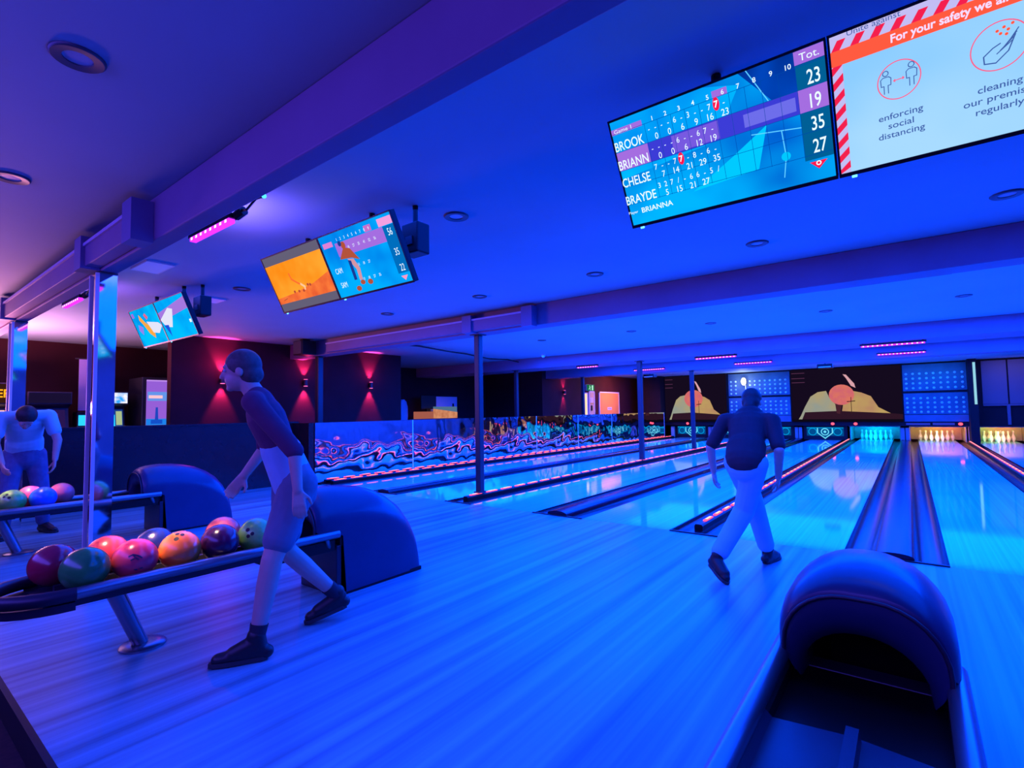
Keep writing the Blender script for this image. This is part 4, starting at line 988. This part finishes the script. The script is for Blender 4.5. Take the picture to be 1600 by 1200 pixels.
def head_into(mb, c, fwd, up, k=1.0):
    f, u, s = frame(fwd, up); c = Vector(c); M = Matrix((s, f, u)).transposed()
    mb.ell(c + u * .02 * k - f * .008 * k, .074 * k, .094 * k, .092 * k, M, 22, 16)
    mb.ell(c - u * .05 * k + f * .022 * k, .056 * k, .068 * k, .068 * k, M, 20, 14)
    mb.cap(c + f * .083 * k + u * .012 * k, .011 * k, c + f * .104 * k - u * .026 * k, .014 * k)          # nose
    mb.cap(c + f * .074 * k - u * .062 * k - s * .018 * k, .010 * k, c + f * .074 * k - u * .062 * k + s * .018 * k, .010 * k)   # lips
    mb.ell(c + f * .066 * k - u * .098 * k, .026 * k, .022 * k, .018 * k, M, 12, 8)
    mb.cap(c + f * .078 * k + u * .028 * k - s * .042 * k, .010 * k, c + f * .078 * k + u * .028 * k + s * .042 * k, .010 * k)   # brow
    for g in (-1, 1): mb.ell(c + s * g * .076 * k - u * .012 * k - f * .006 * k, .012 * k, .022 * k, .034 * k, M, 10, 8)
    return M
def face_into(parent, c, fwd, up, k=1.0):
    f, u, s = frame(fwd, up); c = Vector(c)
    for g in (-1, 1):
        e = MB().ell(c + f * .078 * k + u * .008 * k + s * g * .031 * k, .012 * k, .010 * k, .009 * k).build('eye', mat('eye_white', (.6, .6, .6), .3), parent, smooth=60)
        MB().ell(c + f * .0875 * k + u * .008 * k + s * g * .031 * k, .0055 * k, .003 * k, .0055 * k).build('pupil', HOLE, e, smooth=60)
    MB().cap(c + f * .084 * k - u * .064 * k - s * .018 * k, .0035 * k, c + f * .084 * k - u * .064 * k + s * .018 * k, .0035 * k).build('mouth', mat('lip', (.35, .12, .12), .5), parent, smooth=60)
def hair_obj(parent, c, fwd, up, m, k=1.0, back=0.0, tail=None):
    f, u, s = frame(fwd, up); c = Vector(c); M = Matrix((s, f, u)).transposed()
    mb = MB().ell(c + u * .034 * k - f * .020 * k, .084 * k, .096 * k, .092 * k, M, 22, 16)
    mb.ell(c - u * .015 * k - f * .045 * k, .076 * k, .066 * k, .085 * k, M, 18, 12)
    if back: mb.cap(c - f * .06 * k, .055 * k, c - f * .075 * k - u * back, .045 * k)
    if tail: mb.cap(c - f * .09 * k + u * .03, .03, c - f * .12 * k - u * tail, .02)
    return fuse('hair', mb, m, parent, .008, 3)
def hand_into(mb, wrist, d, palm, k=1.0, curl=.5, thumb=1):
    """palm plus five separate bent fingers; d = pointing direction, palm = palm normal"""
    d = Vector(d).normalized(); n = Vector(palm); n = (n - d * n.dot(d)).normalized(); s = d.cross(n) * thumb; w = Vector(wrist)
    for q in (-.026, -.009, .009, .026): mb.cap(w + s * q * .6 * k, .014 * k, w + d * .085 * k + s * q * k, .0125 * k)
    for q, L in ((.030, .068), (.010, .080), (-.010, .074), (-.030, .056)):
        p = w + d * .088 * k + s * q * k
        a = p + (d * math.cos(curl * .5) + n * math.sin(curl * .5)) * L * .45 * k
        b = a + (d * math.cos(curl * 1.3) + n * math.sin(curl * 1.3)) * L * .32 * k
        e = b + (d * math.cos(curl * 2.0) + n * math.sin(curl * 2.0)) * L * .25 * k
        mb.cap(p, .0095 * k, a, .009 * k).cap(a, .009 * k, b, .0085 * k).cap(b, .0085 * k, e, .0075 * k)
    p = w + d * .025 * k + s * .026 * k
    a = p + (d * .62 + s * .62 + n * .35).normalized() * .042 * k; b = a + (d * .85 + s * .25 + n * .45).normalized() * .034 * k
    mb.cap(p, .013 * k, a, .0105 * k).cap(a, .0105 * k, b, .009 * k)
def shoe_obj(parent, ankle, heel, toe, m, sole, k=1.0, name='shoe'):
    a, h, t = Vector(ankle), Vector(heel), Vector(toe); d = (t - h).normalized()
    up = (a - h) - d * (a - h).dot(d); up = up.normalized()
    mb = MB().cap(h + up * .035, .036, h + d * .12 + up * .038, .041).cap(h + d * .10 + up * .036, .042, t - d * .035 + up * .026, .034)
    mb.cap(h + d * .03 + up * .04, .038, a + up * .02, .049).cap(a - up * .01, .046, h + d * .16 + up * .045, .040).cap(h + d * .05 + up * .06, .044, h + d * .15 + up * .045, .040)
    o = fuse(name, mb, m, parent, .007, 3)
    q = d.cross(up); sp = MB(); ring = []
    for u, w in ((-.005, .02), (.02, .032), (.08, .034), (.15, .042), (.2, .042), (.245, .034), (.268, .015)):
        ring.append((u, w))
    L = (t - h).length / .26
    poly = [h + d * u * L + q * w for u, w in ring] + [h + d * u * L - q * w for u, w in reversed(ring)]
    sp.rings([[p - up * .004 for p in poly], [p + up * .018 for p in poly]]).build('sole', sole, o, world=True)
    return o
SKIN = noisy('skin', (.55, .34, .26), (.60, .38, .30), (9, 9, 9), .5)
HAIRD = noisy('dark_hair', (.018, .012, .012), (.035, .022, .02), (40, 40, 40), .55)
SHOEB = mat('black_shoe', (.010, .009, .012), .45)
SOLE = mat('dark_sole', (.03, .03, .035), .6)
SOCK = mat('dark_sock', (.02, .018, .03), .8)

def figure(name, loc, label, J, cloth):
    """J: joint positions; one fused body from head to ankles, clothes as separate closed surfaces over it"""
    t = thing(name, loc, label, 'person')
    V = {k: Vector(v) for k, v in J.items() if not k.startswith('_')}
    side = (V['sr'] - V['sl']).normalized(); spine = (V['neck'] - V['pel']).normalized(); front = spine.cross(side) * -1
    front = side.cross(spine) * -1
    sq = (front.normalized(), .66)
    k = J.get('_k', 1.0)
    b = MB()
    mid = V['pel'].lerp(V['neck'], .48)
    def torso(mb, g, lo=0.0, hi=1.0):
        P = lambda q: V['pel'].lerp(V['neck'], q)
        mb.cap(P(max(lo, -.02)), .150 * g * k, P(.30), .135 * g * k, 20, sq).cap(P(.28), .135 * g * k, P(.68), .160 * g * k, 20, sq).cap(P(.62), .155 * g * k, P(.86), .125 * g * k, 20, sq)
        mb.cap(V['sl'].lerp(V['neck'], .12), .062 * g * k, V['sr'].lerp(V['neck'], .12), .062 * g * k)
    torso(b, .93)
    b.cap(V['neck'] - spine * .03, .06 * k, V['head'] - spine * .03, .052 * k)
    head_into(b, V['head'], J['_face'], J['_up'], k)
    for s in 'lr':
        b.cap(V['s' + s], .052 * k, V['e' + s], .040 * k).cap(V['e' + s], .041 * k, V['w' + s], .027 * k)
        hd = J.get('_hand' + s, (V['w' + s] - V['e' + s], side * (1 if s == 'l' else -1)))
        hand_into(b, V['w' + s], hd[0], hd[1], k, J.get('_curl', .5), J.get('_thumb' + s, 1 if s == 'l' else -1))
        b.cap(V['h' + s], .088 * k, V['k' + s], .056 * k).cap(V['k' + s], .057 * k, V['k' + s].lerp(V['a' + s], .35), .056 * k).cap(V['k' + s].lerp(V['a' + s], .35), .056 * k, V['a' + s], .036 * k)
        b.cap(V['a' + s], .036 * k, V['t' + s] * .6 + V['a' + s] * .4 - Vector((0, 0, .02)), .028 * k)
        b.cap(V['pel'], .085 * k, V['h' + s], .088 * k)
    fuse('body', b, SKIN, t, .0065, 4)
    face_into(t, V['head'], J['_face'], J['_up'], k)
    cloth(t, V, torso, side, spine, front)
    return t

# the bowler, seen from behind in mid-stride
J = dict(pel=(-1.03, 4.30, .93), neck=(-1.05, 4.58, 1.27), head=(-1.055, 4.70, 1.355), _face=(.0, 1, -.45), _up=(0, .4, 1),
         sl=(-1.23, 4.52, 1.20), sr=(-.865, 4.50, 1.20), el=(-1.335, 4.45, .98), wl=(-1.33, 4.50, .78), er=(-.80, 4.36, .98), wr=(-.83, 4.46, .77),
         hl=(-1.10, 4.32, .88), kl=(-1.06, 4.64, .53), al=(-1.00, 4.80, .10), tl=(-.95, 4.98, .03),
         hr=(-.96, 4.31, .88), kr=(-1.07, 4.38, .50), ar=(-1.235, 4.17, .15), tr=(-1.13, 4.06, .03), _k=.94)
def cloth_bowler(t, V, torso, side, spine, front):
    top = noisy('charcoal_top', (.028, .014, .024), (.04, .02, .034), (8, 8, 8), .8)
    tr = noisy('pale_trousers', (.20, .60, .66), (.24, .68, .74), (6, 6, 6), .8)
    mb = MB(); torso(mb, 1.04)
    for s in 'lr': mb.cap(V['s' + s], .064, V['s' + s].lerp(V['e' + s], .85), .054)
    mb.cap(V['pel'] + spine * .0, .148, V['pel'] + spine * .08, .15, 20, (front, .72))
    fuse('shirt', mb, top, t, .008, 5)
    mb = MB().cap(V['pel'] + spine * .02, .132, V['pel'] - Vector((0, 0, .06)), .135, 20, (front, .7))
    for s in 'lr':
        mb.cap(V['h' + s], .096, V['k' + s], .080).cap(V['k' + s], .080, V['a' + s].lerp(V['k' + s], .14), .068).cap(V['pel'], .09, V['h' + s], .095)
    fuse('trousers', mb, tr, t, .008, 5)
    hair_obj(t, V['head'], J['_face'], J['_up'], HAIRD, .94, .07)
    shoe_obj(t, (-1.00, 4.80, .10), (-1.015, 4.76, .006), (-.96, 5.01, .006), SHOEB, SOLE)
    shoe_obj(t, (-1.235, 4.17, .15), (-1.285, 4.18, .085), (-1.13, 4.04, .008), SHOEB, SOLE)
figure('person', (-1.06, 4.4, 0), 'person in dark top and pale trousers striding towards the lanes', J, cloth_bowler)

# the person walking past the near rack
JW = dict(pel=(-2.96, 1.66, .95), neck=(-3.10, 1.52, 1.43), head=(-3.16, 1.45, 1.575), _face=(-.55, -.8, -.12), _up=(-.12, -.1, 1),
          sl=(-2.96, 1.43, 1.385), sr=(-3.25, 1.63, 1.385), el=(-2.77, 1.57, 1.13), wl=(-2.71, 1.56, .89), er=(-3.32, 1.70, 1.12), wr=(-3.34, 1.56, .93),
          hl=(-2.86, 1.65, .90), kl=(-2.83, 1.48, .51), al=(-2.835, 1.40, .105), tl=(-2.93, 1.23, .03),
          hr=(-3.04, 1.70, .90), kr=(-3.02, 1.66, .50), ar=(-2.955, 1.98, .15), tr=(-3.03, 1.85, .03), _k=1.0)
def cloth_walker(t, V, torso, side, spine, front):
    top = noisy('maroon_top', (.10, .025, .07), (.14, .035, .09), (7, 7, 7), .85)
    hem = noisy('pale_shirt', (.25, .52, .6), (.3, .6, .68), (7, 7, 7), .85)
    sh = noisy('grey_shorts', (.14, .17, .22), (.18, .21, .26), (8, 8, 8), .85)
    mb = MB(); torso(mb, 1.03, .12)
    for s in 'lr': mb.cap(V['s' + s], .064, V['e' + s].lerp(V['w' + s], .1), .052)
    fuse('jacket', mb, top, t, .008, 5)
    mb = MB().cap(V['pel'] + spine * .16, .146, V['pel'] - spine * .04, .165, 20, (front, .74))
    fuse('shirt', mb, hem, t, .008, 5)
    mb = MB().cap(V['pel'] + spine * .02, .14, V['pel'] - spine * .08, .15, 20, (front, .78))
    for s in 'lr': mb.cap(V['h' + s], .108, V['h' + s].lerp(V['k' + s], .74), .088).cap(V['pel'], .12, V['h' + s], .11)
    fuse('shorts', mb, sh, t, .008, 5)
    hair_obj(t, V['head'], JW['_face'], JW['_up'], noisy('brown_hair', (.07, .05, .045), (.11, .08, .07), (40, 40, 40), .6), 1.05, .03)
    for s in 'lr':
        a, kk = V['a' + s], V['k' + s]
        MB().tube([a.lerp(kk, -.06), a.lerp(kk, .08), a.lerp(kk, .2)], [.044, .043, .047], 16).build('sock', SOCK, t, smooth=50)
    shoe_obj(t, (-2.835, 1.40, .105), (-2.80, 1.44, .006), (-2.945, 1.215, .006), SHOEB, SOLE)
    shoe_obj(t, (-2.955, 1.98, .15), (-2.925, 2.02, .075), (-3.05, 1.815, .006), SHOEB, SOLE)
figure('person', (-2.95, 1.6, 0), 'person in maroon jacket and grey shorts walking past the rack of balls', JW, cloth_walker)

# the man bending over the far rack
JB = dict(pel=(-7.95, 1.28, .96), neck=(-7.60, 1.22, 1.37), head=(-7.42, 1.20, 1.32), _face=(.45, -.05, -.9), _up=(.9, -.05, .4),
          sl=(-7.64, 1.42, 1.34), sr=(-7.62, 1.02, 1.32), el=(-7.52, 1.48, 1.07), wl=(-7.46, 1.45, .86), er=(-7.5, .98, 1.06), wr=(-7.24, 1.0, .86),
          hl=(-7.95, 1.37, .90), kl=(-7.90, 1.42, .50), al=(-8.02, 1.47, .10), tl=(-7.86, 1.53, .03),
          hr=(-7.95, 1.19, .90), kr=(-7.86, 1.14, .50), ar=(-7.95, 1.12, .10), tr=(-7.79, 1.08, .03), _k=1.0)
def cloth_bender(t, V, torso, side, spine, front):
    tee = noisy('white_tee', (.30, .66, .72), (.34, .74, .8), (6, 6, 6), .85)
    jn = noisy('blue_jeans', (.08, .10, .22), (.11, .14, .28), (14, 14, 14), .8)
    mb = MB(); torso(mb, 1.08)
    for s in 'lr': mb.cap(V['s' + s], .074, V['s' + s].lerp(V['e' + s], .62), .066)
    mb.cap(V['pel'] + spine * .02, .166, V['pel'] + spine * .12, .165, 20, (front, .76))
    fuse('shirt', mb, tee, t, .009, 5)
    mb = MB().cap(V['pel'] + spine * .03, .142, V['pel'] - Vector((0, 0, .08)), .15, 20)
    for s in 'lr': mb.cap(V['h' + s], .108, V['k' + s], .080).cap(V['k' + s], .080, V['a' + s].lerp(V['k' + s], .10), .064)
    fuse('jeans', mb, jn, t, .009, 5)
    hair_obj(t, V['head'], JB['_face'], JB['_up'], HAIRD, 1.05)
    shoe_obj(t, (-8.02, 1.47, .10), (-8.06, 1.46, .006), (-7.81, 1.55, .006), SHOEB, SOLE)
    shoe_obj(t, (-7.95, 1.12, .10), (-7.99, 1.13, .006), (-7.74, 1.07, .006), SHOEB, SOLE)
figure('person', (-7.93, 1.3, 0), 'dark haired person in white t-shirt bending over the far rack of balls', JB, cloth_bender)
